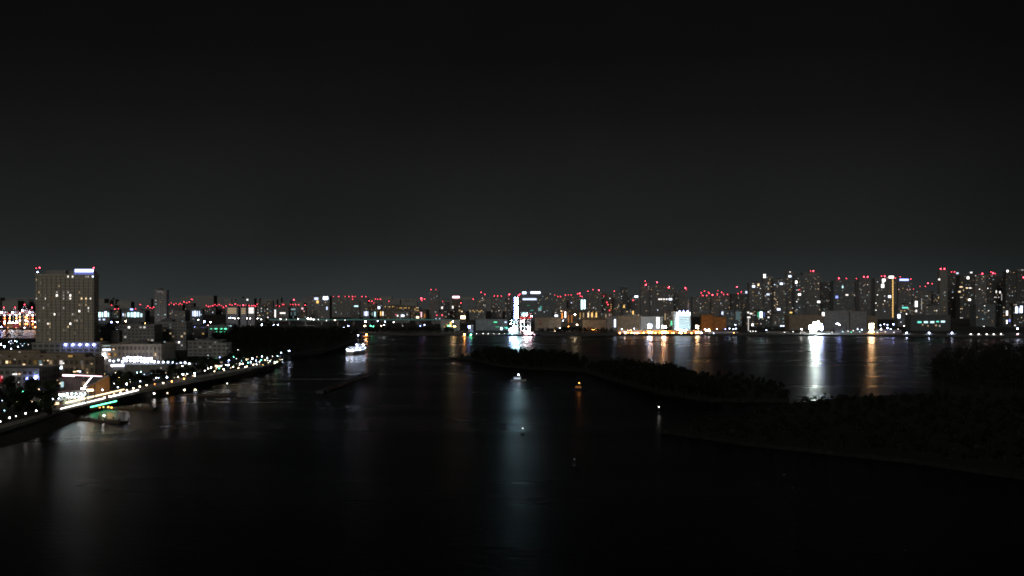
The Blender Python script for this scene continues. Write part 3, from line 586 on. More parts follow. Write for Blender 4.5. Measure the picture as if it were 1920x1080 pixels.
T('dark block with red roof lamps behind the white lit block', 453, 482, 575, 3450, 'dark', R='456,572b 461,572 467,573 472,573 476,573 479,575', Sg='464,562,3,3', n=3)
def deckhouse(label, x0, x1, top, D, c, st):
    return T(label, x0, x1, top, D, 'grey', W=' '.join(f'{(x0 + x1) / 2:.1f},{top + 1.8 + k * 2.9:.1f},{x1 - x0 - 1.2:.1f},2.3{c}{st}' for k in range(4)), name='glow_strip_block', cat='parking building', fix=True, plant=False, dep=18)  # lit facade put in as a glowing strip across each floor
deckhouse('wide block, its orange facade light put in as glowing strips', 424, 446, 576.5, 2000, 'w', 'm')
deckhouse('narrow block between dark gaps, its orange facade light put in as strips', 451, 462, 577, 2000, 'w', 'm')
deckhouse('small block, its cream white facade light put in as glowing strips', 464.5, 477.5, 576, 2000, '', '')
T('slim dark tower right of the cream white lit block', 500, 512, 565, 2600, 'dark', W='502,580 505,586d', n=8)
T('dim block speckled with small white lamps by the cream lit block', 482, 498, 572, 2300, 'dark', W='490,578 485,587 488,592w 495,585m 493,591m 484,580m', R='481,571', n=6)
T('block with a tall white light strip and short white bar', 513, 541, 577, 2350, 'grey', W='516,588,3,18 530,587,13,3', R='518,573 524,574 530,571 532,571', name='office_block', n=4)
T('dim cyan glass block under a red tipped aerial', 543, 565, 576, 2400, 'bluegrey', W='550,580,10,3cm 546,588,4,8cd 553,588,5,9cd', R='545,571 549,571 551,562b 554,571 560,571', n=5, name='office_block')
T('narrow block with pinkish lamps left of the big grey slab', 566, 574, 577, 2250, 'brown', W='567,578,4,5p 569,585p', R='572,572', n=3)
T('big grey slab with white and gold rooftop sign and blue white lit emblem', 575, 618, 556, 2300, 'grey', W='613,578,3,7v 603,571m 593,580d', Sg='593,560,7,4v 595.5,566,4,5g 610.5,559,8,5vB', n=10, name='office_tower')
T('long dim slab with a row of red lamps along its roof', 619, 690, 560, 2900, 'grey', W='627,570cm 628,577nm 631,586v 640,588m 635,590d', R='625,556 635,556 647,556 654,556 661,556 666,556 679,556 686,556', n=22, name='office_block')
T('narrow tower with one red lamp and a long pale sign bar', 657, 674, 566, 2500, 'grey', W='668,574,9,3c 672,583d', R='661,561', n=6)
T('brown tower with three red lamps left of the blue white roof lamp', 690, 706, 570, 2600, 'brown', R='692,564 697,565 704,561 701,568', n=7)
T('tower with two red lamps and a blue white roof lamp', 707, 716, 568, 2650, 'grey', R='708,561 713,561', W='710.5,577,5,5vb', n=4)
T('low block with three blue white window bars', 681, 692, 582, 2150, 'bluegrey', W='683.5,588,2,10v 686.5,588,2,10vb 689.5,588,2,10v', name='office_block', plant=False)
T('low block with one cyan window bar', 695, 707, 582, 2180, 'bluegrey', W='703,589,3,11c 698,589,2,7cm', name='office_block', plant=False)
T('low block with two golden window bars', 711, 721, 582, 2200, 'brown', W='714,588,2.4,10g 718,588,2.4,10', name='office_block', plant=False)
T('long dim block with a golden string of windows', 721, 771, 574, 2500, 'brown', W='722,576g 727,575m 731,575g 735,575g 738,576gm 744,578gm 750,577g 754,577g 758,577g 762,577g 766,577g 757,581m 764,588m 747,585gd', R='729,565,1,1', n=10, name='apartment_block')
T('low block with cyan window and red lamp below the golden string', 737, 768, 586, 2200, 'grey', W='745.5,592,3,4 755,592,7,4vb 764,590 763,583m', R='742,590', name='office_block', n=5)
T('squat block with ring of golden windows right of the golden string', 771, 788, 576, 2450, 'brown', W='777,580g 780,577g 783,578 783,582g 778,583m 776,587gm', n=6, name='apartment_block')
T('thin tower with a red lamp cross at the top of a pale mast', 789, 799, 584, 2300, 'tan', R='790,559b 786,561 796,561 791,563', W='789,590,5,12p 796,592,3,9om', n=2)
T('low dark block with big warm window left of the thin mast tower', 778, 788, 587, 2150, 'dark', W='783,595,6,4wb', name='office_block', plant=False)
T('plain slim grey tower with two red lamps at the roof corners', 805, 823, 546, 2350, 'grey', R='808,543 817,543', n=3, cell=(3.5, 3.8), plant=False)
T('low block with two red and two white lamps at the foot of the slim tower', 809, 833, 588, 2100, 'grey', W='817,597v 823,597v', R='819,591 829,591', name='office_block')
T('dark block with stacked white lamps right of the slim grey tower', 826, 843, 567, 2500, 'dark', R='830,565', W='829,577,3,5 835,585m 832,571m', n=7)
T('brown block under a long pinkish white roof sign', 847, 865, 562, 2550, 'brown', Sg='855,557,13,3.5pb', W='849,576,3,6 850,583m 860,575 862,581w 866,585,3,5w', n=8)
T('low block with a large orange white lamp window', 862, 874, 586, 2200, 'brown', W='868,595,10,6wB', R='864,568', name='office_block')
T('dim long block with a golden window string left of the crane ship', 880, 910, 579, 2500, 'grey', W='882,582g 886,583g 890,584g 894,583g 897,585g 900,584g 903,583g 907,584m 893,577d', R='887,561', n=10, name='apartment_block')
T('slim tower with two staggered red lamps and stacked white windows', 898, 911, 556, 2700, 'grey', R='902,548 909,552', W='904,559 905,563m 908,573w 907,573m', n=9)
T('dim tower with a red and two white roof lamps', 921, 942, 559, 2800, 'grey', R='927,555 933,555 940,555', W='930,563m 929,571m 935,582 937,590m 931,585m', n=14)
T('narrow dark tower with two red white lamps left of the lit crane column', 947, 958, 557, 2600, 'dark', R='955,552b', W='955,561p 953,568m 949,577m 953,582cm 940,593m', n=7)
T('wide dark office tower with three long white sign bars', 974, 1036, 550, 2450, 'bluegrey', Sg='983,549,7,4vb 1004,548.6,18,3.6vb 993,561,26,3.2v', W='1012,580,7,7cm 1014,577,4,8tm 990,573nm 993,574nm 997,582,7,2tm 1021,584v 1022,560m 1016,560d 1026,575d', n=12, name='office_tower', cat='tower')
T('dim tower with four red roof lamps right of the sign bar tower', 1038, 1062, 558, 2900, 'grey', R='1040,553 1046,556 1051,556 1060,553', W='1050,575m 1056,567d', n=12)
T('dim tower with paired red lamps and one white window', 1063, 1080, 557, 2950, 'grey', R='1066,553 1071,553', W='1072,568vb 1074,578m', n=8)
T('slim tower with two bright cyan vertical light shafts', 1083, 1102, 558, 2700, 'bluegrey', R='1082,551 1087,550b 1088,555 1091,556', W='1091,571,3.4,22cb 1096,571,3.4,22cb 1100,578m', n=6)
T('grey tower with three spaced red white roof lamps', 1102, 1128, 549, 3000, 'grey', R='1102,546 1112,543 1123,544b', W='1113,578 1115,582m 1121,585 1118,565d', n=18)
T('brown tower with a red lamp below its roofline and gold windows', 1128, 1147, 551, 3050, 'brown', R='1132,555 1138,567 1140,571 1143,582', W='1143,560vb 1131,578m 1135,580 1145,575g 1148,572g 1146,578g', n=12)
T('dim tower with a red lamp pair between brown and black towers', 1148, 1163, 550, 3100, 'grey', R='1152,546', W='1152,553m 1155,580gm 1157,577g', n=10)
T('black slim tower left of two tall red topped towers', 1164, 1176, 539, 2900, 'dark', W='1166,555 1170,575,3,5g 1171,571g 1173,577gm 1168,578gm', n=8)
T('dim tower with a wide white lamp under a red light', 1177, 1200, 554, 3000, 'grey', R='1187,563', W='1193,556,8,4vb 1192,571m 1178,565m 1182,580 1187,586,2.4,9g', n=12)
T('tall tower with two stacked red white lamps at its corner', 1201, 1220, 531, 3000, 'grey', R='1210,527 1211,534b', W='1219,540d 1206,548d', n=10)
T('broad tall tower with a dotted white light line near its top', 1220, 1263, 536, 2900, 'grey', R='1232,529b 1254,539b', W='1234,551w 1236,561,4,3 1240,561,4,3 1245,561,4,3 1250,561,4,3 1257,561,7,4vb 1255,555m 1259,555m 1234,581vb 1221,568,2,10d 1239,545d', n=16)
T('dim tower behind the floodlit white block', 1264, 1290, 547, 3000, 'grey', R='1285,540b 1287,543', W='1269,545d 1276,572d 1270,560d', n=12)
T('dim broad tower below a dense left cluster of red white lamps', 1298, 1331, 557, 3000, 'grey', R='1315,549 1318,554 1321,546 1325,554 1328,548 1330,550', W='1306,564m 1313,577 1310,585d', n=16)
T('dim broad tower below a dense right cluster of red white lamps', 1332, 1371, 556, 3050, 'grey', R='1336,553b 1345,551 1346,545 1345,554 1353,548 1357,552 1364,552', W='1341,568m 1352,569v 1349,545m 1367,577g 1363,580gm', n=18)
T('dark tower with a red lamp pair and paired gold windows', 1372, 1402, 552, 3000, 'dark', R='1382,538b 1390,547 1384,552', W='1400,548,6,5v 1372,567m 1383,573w 1393,573gm 1397,560d 1388,566d', n=16)
T('tall tower sprinkled with white windows, leftmost of the right hand group', 1405, 1430, 531, 2600, 'grey', W='1412,533 1413,537,6,4vb 1422,534,4,5w 1427,541 1423,551v 1426,553m 1409,549d 1415,560d 1419,570d', n=18)
T('tall tower with a bright white box at the top', 1431, 1450, 519, 2700, 'grey', W='1433.5,517.5,5,8b 1441,531,3,6wm 1441,541w 1435,555 1440,552,7,4v 1438,567m 1434,575d', n=16)
T('tower with a column of white and golden windows', 1451, 1474, 524, 2650, 'grey', W='1453,534vb 1459,527m 1465,532,6,4vb 1470,531v 1464,521m 1458,539m 1453,550w 1453,560w 1456,561w 1457,567w 1457,571w 1453,573w 1470,563gm 1460,580,7,4vb 1467,545d', n=20)
T('tall tower with two white lamps in its upper corner', 1475, 1490, 509, 2750, 'grey', W='1480,511b 1481,518,6,4vb 1476,533m 1478,545d 1482,566w 1486,578 1483,586,6,3g 1477,557d', n=14)
T('slim tower with a zigzag column of white windows', 1490, 1506, 517, 2700, 'bluegrey', W='1496,523m 1493,529,4,6b 1493,536v 1493,545v 1498,543w 1499,552,6,4b 1497,561 1493,566b 1493,580v 1494,585vm', R='1499,543', n=10)
T('tall plain tower with a red white lamp pair on the roof', 1506, 1538, 512, 2900, 'grey', R='1520,508 1525,508b', W='1526,521m 1526,531m 1534,531w 1534,543w 1519,542m 1535,566,6,4b 1507,547 1520,573m 1512,560d', n=22)
T('dim block between the plain tower and the broad slab', 1540, 1562, 530, 3100, 'dark', W='1555,540m 1556,545m 1545,555d', n=16)
T('broad slab with red lamps at both roof ends', 1563, 1610, 527, 3050, 'bluegrey', R='1573,522b 1587,522 1606,523b', W='1579,534m 1580,538,3,5c 1569,557,6,6u 1588,553,6,3 1602,553m 1580,545m 1600,535d', n=24)
T('dim slab with two bright red lamps on the roof', 1611, 1640, 523, 3000, 'grey', R='1620,519b 1627,519b', W='1626,534 1635,534m 1621,557d 1628,557d 1634,584m', n=16)
T('edge lit tower with a white crown and a dotted golden light line', 1641, 1682, 523, 2600, 'grey', R='1653,518 1659,518b 1679,523', W='1657,525,7,6b 1655,536,6,8b 1656,529,4,5 1644,528v 1645,554b 1658,556 1668,556,6,5vb 1660,565b 1642,569b 1655,571w 1643,581b 1659,583v 1654,544m 1648,543m 1669,539d 1668,570d', Sg='1671,519.5,9,4b', n=14)
r = [o for o in bpy.data.objects if o.get('label', '').startswith('edge lit tower')][0]
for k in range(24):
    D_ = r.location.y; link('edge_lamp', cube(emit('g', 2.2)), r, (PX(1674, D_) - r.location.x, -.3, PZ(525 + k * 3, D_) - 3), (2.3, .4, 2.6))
T('dim tower with a blue white roof sign bar', 1684, 1710, 529, 2700, 'grey', Sg='1695,524.6,17,3.4ub', R='1688,519 1708,523', W='1683,542p 1700,542p 1707,542p 1697,535wd 1704,535wd', n=10)
T('dim stepped block with a red lamp rise and pale dome', 1711, 1750, 546, 2900, 'grey', R='1713,542 1725,537 1735,537 1740,531b 1748,532', W='1740,555 1745,562m 1759,557 1738,570d 1753,552d', n=20)
T('slim pale tower with a red lamp pair, tallest at the right', 1762, 1777, 508, 2800, 'pale', R='1764,504b 1771,504b', W='1761,524,4,4 1769,560d', n=3, cell=(3.5, 3.8))
T('dark tower with a white sign above the roofed terminal', 1750, 1761, 552, 2600, 'dark', W='1754,561m 1759,557w 1752,575d', n=7)
T('black tower with a red lamp and paired white roof lamps', 1778, 1799, 511, 2850, 'dark', R='1784,510 1790,511', W='1795,512,5,4v 1788,520m 1795,520m 1794,526v 1787,531m 1794,531m 1785,548v 1786,558 1792,566m 1780,541d', n=12)
T('tower with horizontal bars of warm windows', 1800, 1826, 518, 2700, 'dark', W='1810,519m 1815,521,5,5b 1802,538,7,2.4w 1813,540,5,2.4w 1819,540,5,2.4 1799,547,5,3w 1806,545w 1798,557w 1803,557 1813,562w 1818,562,5,4b 1798,579w 1804,579w 1802,585m 1798,597 1805,597 1817,550m 1813,591gm', n=18)
T('tower with white and red lamps along its flat roof', 1828, 1850, 516, 2750, 'grey', R='1842,513b', W='1821,511,5,3 1828,512 1843,519w 1828,535m 1837,542b 1844,548m 1828,556m 1844,557m 1847,571m 1841,583d', n=18)
T('broad dark tower with three red lamps on the roof corner', 1851, 1884, 517, 2800, 'dark', R='1858,510 1862,512b 1866,513', W='1852,541b 1868,547,2,6 1875,548,3,5 1864,558 1868,558 1873,558 1866,565 1878,557,1.6,16m 1854,582 1859,582 1861,582 1870,572d', n=18)
T('black tower with a white roof lamp near the right frame edge', 1886, 1905, 510, 2700, 'dark', W='1889,508.5,4,5b 1892,541m 1890,551d 1897,549m 1906,545m', n=12)
T('black tower cut by the right frame edge', 1906, 1940, 508, 2750, 'dark', W='1917,506.5,5,3m 1918,545m 1918,555d', R='1919,520b', n=10)
# second, dimmer rank that closes the gaps
mid = [('low brown apartment block with orange lit stair columns', 1052, 1084, 582, 'brown', '1052,584w 1054,592,2.4,14o 1060,590,2.4,14b 1066,598,2.4,18om 1072,598,2.4,18om 1056,577pm'),
 ('low brown apartment block with four golden stair columns', 1085, 1124, 583, 'brown', '1088,592,2.4,14gm 1094,592,2.4,14wm 1103,591,3,12w 1110,591,3,12g 1118,591,3,12g 1114,600gm'),
 ('low grey block with a cluster of small white lamps by the left tan warehouse', 1040, 1051, 585, 'grey', '1043,592,7,4vb 1048,600v 1050,606vb 1049,612v'),
 ('grey apartment block with pale columns above the left tan warehouse', 1126, 1148, 588, 'grey', '1136,594,2.4,12wm 1143,592,3,4pm'),
 ('dim block with a golden strip over the right tan warehouse', 1170, 1199, 583, 'grey', '1187,586,3,9g 1182,580m'),
 ('dim block with two tall pale strips left of the floodlit white block', 1246, 1262, 585, 'tan', '1247,594,2.4,16wm 1259,606,3,10n 1252,590d'),
 ('dim grey block right of the orange lit warehouse', 1352, 1377, 583, 'bluegrey', '1354.5,587,4,7v 1350,587vb 1366,588m 1375,590d'),
 ('block with a pale blue lit glass front', 1378, 1391, 582, 'bluegrey', '1384,592,11,19cd'),
 ('dark block with white framed windows beside a pale pole', 1399, 1417, 583, 'dark', '1403,586,4,3 1408,588,5,3 1404,595,7,3 1411,609,4,5b'),
 ('dark block with a cyan green lit window wall', 1418, 1446, 581, 'dark', '1422,590,4,13nm 1427,590,6,14cb 1433,590,2,11um 1441,585,4,2.5 1441,595,4,2.5 1438,590d'),
 ('low grey block left of the flood lamp burst', 1448, 1478, 590, 'grey', '1465,612,5,4vb 1470,612,5,4vb 1474,617v'),
 ('low dim block with a teal light bar before the blue sign tower', 1684, 1712, 572, 'grey', '1697,577,14,3t 1699,590b 1685.5,593,6,9vb 1688,603v 1703,601wm 1708,601wm'),
 ('low dim block with a bright white upright window and thin light line', 1713, 1732, 564, 'grey', '1718,570,5,13b 1718,583,3,5 1728,570,1.4,26m'),
 ('dim block with many faint windows behind the roofed terminal', 1733, 1776, 575, 'grey', '1755,583 1740,590d'),
 ('pale low block behind the moored white boats', 1830, 1866, 572, 'bluegrey', '1847,571 1854,583'),
 ('dim block with three pale upright window strips', 1842, 1860, 590, 'grey', '1847,601,1.6,9m 1851,603,1.6,10m 1856,603,1.6,10m'),
 ('dark block with a bright upright lamp by the right frame edge', 1880, 1896, 575, 'dark', '1888,587,3,10b 1888,602,3,4b 1893,601,3,6u'),
 ('dark block with two tall bright white windows at the right edge', 1900, 1924, 570, 'dark', '1906,581,5,15vb 1915,580,5,16vb 1911,582,2,12v')]
for lb, a, b_, t_, m_, w_ in mid: T(lb, a, b_, t_, 1900 if m_ != 'tan' else 1750, m_, W=w_, n=10, name='apartment_block', cat='building', group='low blocks behind the far quay')
# ================================================================ far quay
GQ = 'sheds and plants on the far quay'
def Q(label, x0, x1, top, D, mat, W='', Sg='', name='warehouse', **k): return T(label, x0, x1, top, D, mat, W=W, Sg=Sg, name=name, cat='warehouse' if name == 'warehouse' else 'building', group=GQ, plain=True, fix=True, plant=False, **k)
Q('dull tan warehouse with two faint red numerals right of the crane ship', 1003, 1052, 597, 1640, 'tan', W='1013,601,3,3.4rd 1013,607,3,3.4rd')
Q('long tan warehouse glowing orange along its foot', 1093, 1137, 600, 1640, 'tan', shape='gable')
Q('narrow grey shed between the two tan warehouses', 1138, 1150, 594, 1640, 'grey')
Q('slim glass stair shaft lit bright cyan', 1150.5, 1156.5, 593, 1640, 'bluegrey', W='1153,606,3.4,18vb')
Q('plain pinkish tan box warehouse', 1158, 1200, 593.5, 1610, 'tan')
Q('pale grey warehouse washed by white flood lamps with one bright column', 1201, 1243, 595, 1610, 'white', W='1233.5,605,6,26b')
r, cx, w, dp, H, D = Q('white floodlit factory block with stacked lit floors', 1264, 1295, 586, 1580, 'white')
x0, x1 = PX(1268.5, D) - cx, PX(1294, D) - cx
link('glow_fascia', cube(emit('y', 5., True)), r, ((x0 + x1) / 2, -.9, PZ(588.5, D) - 3), (x1 - x0, .5, 4.6)); link('glow_edge', cube(emit('y', 5., True)), r, (x0 + 1.2, -.9, PZ(604, D) - 3), (2.4, .5, 27))  # floodlight on the facade put in as glowing panels
for k in range(7): link('window', cube(emit('y', 1.05, True)), r, ((x0 + x1) / 2 + 1.4, -.4, PZ(593.7 + k * 3.5, D) - 3), (x1 - x0 - 4.6, .3, 2.1))  # floodlit floors put in as glowing strips
for k in range(3): link('roof_lamp', ball(emit('u', 60., True)), r, (x0 + 6 + k * 7, 3, H + 2.2), (.7,) * 3)
pb = MB(); pb.tube((PX(1292, D) - cx, 6, H), (PX(1292, D) - cx, 6, PZ(563, D) - 3), 1.2, .9, 10); pb.build('chimney', ['tan'], r)
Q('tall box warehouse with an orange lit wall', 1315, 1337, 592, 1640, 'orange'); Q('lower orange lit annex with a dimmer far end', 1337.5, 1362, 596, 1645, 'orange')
Q('dim warehouse left of the flood lamp burst', 1480, 1544, 592, 1660, 'tan'); Q('grey warehouse right of the flood lamp burst', 1545, 1592, 584, 1660, 'grey', W='1543.5,589,5,8b'); Q('pale green grey warehouse next to the pink lamp', 1593.5, 1625, 585, 1665, 'grey'); Q('dim tan warehouse behind the pink lamp', 1626, 1645, 594, 1670, 'tan')
T('roofed ferry terminal with a dark overhanging roof and teal lit front', 1708, 1782, 592, 1640, 'dark', W='1724,604,9,4t 1736,604,9,4c 1748,604,9,4c 1758,603,6,3t 1768,603,9,4c 1730,609,3,4wm 1740,611,3,3wm 1755,610,4,4wm 1762,611,3,4m', name='ferry_terminal', cat='building', group=GQ, fix=True, plant=False, cell=(6, 5), dep=24)
Q('green tinted low shed left of the lit tank', 826, 862, 601, 1640, 'pale', W='845,607,4,8g 838,609,4,5gm')
Q('low dark shed with green light bars left of the crane ship', 892, 952, 600, 1650, 'bluegrey', W='929,604,8,2n 948,604,5,3v 940,616,4,6cb 949,615,8,4t 932,613,7,2nm 924,604,5,2nd')
# lit tank by the shore
r = thing('storage_tank', 'white tank floodlit from a blue white lamp at the water edge', 'tank', (PX(883, 1545), 1545, 3), GQ)
b_ = MB(); b_.tube((0, 4, 0), (0, 4, 12), 4.6, 4.6, 24); b_.tube((0, 4, 12), (0, 4, 13.6), 4.6, 1.2, 24); b_.build('shell', ['white'], r)
b_ = MB(); b_.box(-4.9, -4.4, 3.5, 4.5, 0, 13); 
for k in range(12): b_.box(-5.0, -4.6, 3.4, 4.6, 1 + k, 1.12 + k)
b_.build('ladder', ['metal'], r)
mast('blue white flood lamp before the white tank', 880, 613, 1530, 'u', 'b', 2, 2, 1.7, 1.2)
# elevated road
r = thing('viaduct', 'long low viaduct with teal lamp glow put in as strips above the dark park', 'viaduct', (PX(660, 2010), 2010, 3))
b_ = MB(); X0 = PX(505, 2010) - r.location.x; X1 = PX(850, 2010) - r.location.x; zt = PZ(599.5, 2010) - 3; b_.box(X0, X1, 0, 16, zt - 1.8, zt); b_.box(X0, X1, -.3, -.004, zt - 1.2, zt + 1.1); b_.box(X0, X1, 16.004, 16.3, zt - 1.2, zt + 1.1); b_.build('deck', ['bluegrey'], r)
for k in range(12):
    x = X0 + 8 + k * (X1 - X0 - 16) / 11; b_ = MB(); b_.box(x - 1.3, x + 1.3, 5, 11, 0, zt - 1.81); b_.build('pier', ['grey'], r)
for k in range(6):
    L = (X1 - X0) / 6; link('light_strip', cube(emit('t', .16)), r, (X0 + (k + .5) * L, -.5, zt + .2), (L - 1, .25, 1.3))  # teal lamp glow on the road put in as dim emission
row('526,598 537,599m 559,598 577,597b 583,598b 588,599 597,599m 612,601m 628,600w 647,600m', '{c} lamp on the viaduct, {o} from its near end', 'lamps on the viaduct', zg=PZ(599.5, 2010), D=2008)
# lamps over there
row('209,604ub 220,604vb 236,602wb 254,603ub 262,605 272,606g 302,601c 312,599b 298,605c 328,606w 353,610ub 365,614ub 370,618 383,603uB 395,604b 372,600 390,610p', '{c} lamp beyond the apartment blocks, {o} from the hotel', 'lamps beyond the apartment blocks', zg=3, D=1850)
row('431,596vb 436,596v 440,597 447,597 463,597 469,597 483,597 490,599 502,595m', '{c} lamp at the foot of the orange lit blocks, {o} from the left', 'lamps below the parking buildings', zg=3, D=1960)
row('491,609vb 513,609uB 521,609vb 463,611m 470,610wm', '{c} lamp on the park edge road, {o} from the green lit building', 'lamps on the park edge road', zg=4, D=1500)
row('653,611ub 645,614v 685,603pB 684,611wb 695,611n 700,612n 708,602v 722,603v 738,604 715,611w 720,609 788,611u 796,609v 755,611d 849,603wB 846,612gm 833,613gd 868,596w', '{c} quay lamp left of the crane ship, {o} from the ship side', 'quay lamps left of the crane ship', zg=3, D=1560)
row('1078,590wB 1082,609wb 1066,612o 1056,601v 1050,615vb 1056,616v', '{c} lamp beside the left tan warehouse, {o} from the golden columns', 'lamps beside the left tan warehouse', zg=3, D=1620)
row('1052,583wm 1110,616om 1120,617om 1128,616om 1100,617om', '{c} low lamp along the foot of the tan warehouse, {o} of its row', 'low lamps of the tan warehouse', zg=3, D=1600)
row('1166,617v 1172,623b 1189,616v 1190,625b 1178,624o 1183,625o 1196,625b 1202,625o 1212,626w 1226,624o 1236,625o 1252,625o 1260,624o 1270,626w 1278,625wb 1288,626wb 1297,625o 1305,625w 1315,624vb 1322,617pb 1329,618b 1311,625o 1332,626v 1338,625v 1344,617v', '{c} lamp on the orange lit wharf, {o} from the cyan stair shaft', 'lamps on the orange lit wharf', zg=3, D=1505)
row('1360,617u 1368,616v 1375,617v 1380,616v 1379,609v 1355,628o 1368,627o 1376,624o 1407,621m 1412,621m 1417,621m 1437,619v 1441,627om 1450,627om 1458,627om 1467,628om 1476,627om 1471,623m', '{c} lamp on the wharf right of the orange warehouse, {o} from that warehouse', 'lamps right of the orange warehouse', zg=3, D=1505)
row('1503,617b 1487,622m 1479,623m 1574,609uB 1608,617v 1616,618v 1600,620m 1590,621m', '{c} lamp around the flood lamp burst, {o} from the left', 'lamps around the flood lamp burst', zg=3, D=1515)
row('1651,610v 1658,608v 1664,609v 1675,608ub 1652,617b 1664,615ub 1670,617v 1695,611p 1690,627rm 1684,617m', '{c} lamp between the pink lamp and the ferry terminal, {o} from the pink lamp', 'lamps before the ferry terminal', zg=3, D=1520)
row('1908,616vb 1888,606v 1845,612m 1903,610m', '{c} quay lamp at the right edge, {o} in order of brightness', 'quay lamps at the right edge', zg=3, D=1490)
row('894,626 906,626 915,626 926,626 936,626 946,626', 'round {c} lamp, {o} in the row of six left of the crane ship', 'row of six quay lamps', zg=.6, D=1486, h=3)
r = thing('jetty', 'low dark jetty carrying the row of six quay lamps', 'jetty', (PX(918, 1486), 1486, 0), GQ)
b_ = MB(); b_.box(-30, 30, -1.2, 1.6, -.4, .6)
for k in range(13): b_.tube((-29 + k * 4.8, -.8, -2), (-29 + k * 4.8, -.8, -.4), .25, .25, 6)
b_.build('deck', ['steel_dark'], r)
# floodlights
for px, py, cl, rw, hd, D_, lb in ((1529, 611, 3, 5, 2.3, 1512, 'middle and tallest'), (1520, 614, 2, 3, 2.2, 1508, 'just left of the tallest'), (1538, 612, 2, 4, 2.3, 1510, 'just right of the tallest'), (1541, 615, 1, 3, 2.2, 1506, 'rightmost and bluish'), (1525, 619, 4, 2, 2.2, 1505, 'low rack in front'), (1534, 604, 1, 2, 1.6, 1516, 'single high head at the back')):
    mast(f'blazing white flood lamp mast in the brightest burst, {lb}', px, py, D_, 'u' if 'bluish' in lb else 'x', 'X' if 'tallest' == lb[-7:] and lb[0] == 'm' else 'B' if lb[0] == 'l' and 'rack' in lb else 'B' if 'bluish' in lb else 'b', cl, rw, 2.4, hd, back=True)  # the bluish mast is added to give the burst a blue fringe
mast('pinkish orange flood lamp beside the pale green grey warehouse', 1634, 612, 1512, 'w', 'b', 3, 4, 2.6, 1.9, back=True)
mast('big white flood lamp in front of the white washed warehouse', 1218, 612, 1530, 'v', 'b', 3, 3, 2.4, 1.7)
mast('warm flood lamp low under the white washed warehouse', 1219, 623, 1500, 'o', 'X', 3, 1, 2.2, 1.6)
mast('white flood lamp between washed warehouse and floodlit block', 1245, 613, 1530, '', 'b', 3, 2, 2.4, 1.7)
mast('amber flood lamp on the wharf below the white flood lamp', 1245, 623, 1500, 'o', 'X', 3, 1, 2.2, 2.0)
mast('cool flood lamp row at the foot of the floodlit factory block', 1280, 619, 1560, 'k', 'B', 6, 1, 2.6, 1.6)
mast('warm flood lamp left of the orange lit warehouse', 1307, 613, 1530, 'w', 'b', 2, 2, 2.6, 1.9)
mast('amber lamp rack low in front of the warm flood lamp', 1307, 623, 1500, 'o', 'B', 2, 1, 2.4, 1.6)
mast('red amber lamp rack low in front of the pinkish flood lamp', 1634, 622, 1500, 'o', 'X', 3, 1, 2.4, 1.7, back=True)
mast('amber work lamp aimed at the orange warehouse wall', 1327, 620, 1590, 'o', 'B', 3, 1, 3, 1.6)
mast('amber work lamp at the foot of the tan box warehouse', 1180, 620, 1575, 'w', 'b', 3, 1, 3, 1.4)
mast('amber work lamp at the orange footed warehouse', 1114, 618, 1600, 'o', 'b', 3, 1, 3, 1.4)
mast('tall pale flood lamp by the grey warehouse', 1570, 607, 1610, 'v', 'b', 2, 1, 2.6, 1.3)
mast('sodium flood lamp by the two red numerals', 1040, 620, 1600, 'w', '', 2, 1, 2.6, 1.3)
mast('green flood lamp over the low shed left of the tank', 842, 611, 1590, 'n', '', 2, 1, 2.6, 1.2)
mast('golden flood lamp over the low shed left of the tank', 852, 612, 1590, 'g', 'b', 2, 1, 2.6, 1.2)
# light pole
r = thing('light_pole', 'pale upright pole with a glowing shaft beside the white framed windows', 'pole', (PX(1403, 1600), 1600, 3), GQ)
b_ = MB(); b_.tube((0, 0, 0), (0, 0, 24), .7, .5, 8); b_.build('pole', ['white'], r); link('light_strip', cube(emit('', .7)), r, (0, -.9, 12), (1.4, .4, 22))
# parked vehicles on the quay
def car_proto():
    r = thing('parked_car', 'x', 'car', (0, 0, 3)); b_ = MB(); prof = [(-2.1, .35), (-2.15, .8), (-1.3, .95), (-.7, 1.42), (.75, 1.42), (1.35, .98), (2.1, .85), (2.15, .35)]
    for s_ in (-.85, .85): b_.poly([(x, s_, z) for x, z in (prof if s_ < 0 else prof[::-1])])
    for (x0, z0), (x1, z1) in zip(prof, prof[1:] + prof[:1]): b_.poly([(x0, -.85, z0), (x0, .85, z0), (x1, .85, z1), (x1, -.85, z1)])
    b_.build('body', ['white'], r)
    b_ = MB(); b_.box(-.75, .8, -.87, .87, 1.0, 1.32); b_.build('side_window', ['glass'], r)
    for x in (-1.35, 1.35):
        for s_ in (-.8, .8):
            b_ = MB(); b_.tube((x, s_ - .1, .32), (x, s_ + .1, .32), .32, .32, 12); b_.build('wheel', ['steel_dark'], r)
    return r
car = car_proto(); kids = list(car.children)
for i in range(26):
    px = 1556 + i * 4.7 if i < 14 else 1632 + (i - 14) * 3.9
    D = 1500 + (i % 3) * 6
    if i == 0: o = car
    else:
        o = car.copy(); COL.objects.link(o)
        for k in kids: c = k.copy(); COL.objects.link(c); c.parent = o
    o.location = (PX(px, D), D, 3); o.rotation_euler = (0, 0, random.choice((0, .1, 1.57, 1.5)))
    o['label'] = 'pale car parked in the lit rows on the quay below the grey warehouses'; o['group'] = 'cars parked on the far quay'
row('1560,623m 1580,622cm 1596,623nm 1612,622cm 1628,624m 1645,623cm 1660,622wm 1676,623m', 'low {c} car park lamp, {o} from the flood lamp burst', 'car park lamps', zg=3, D=1522)

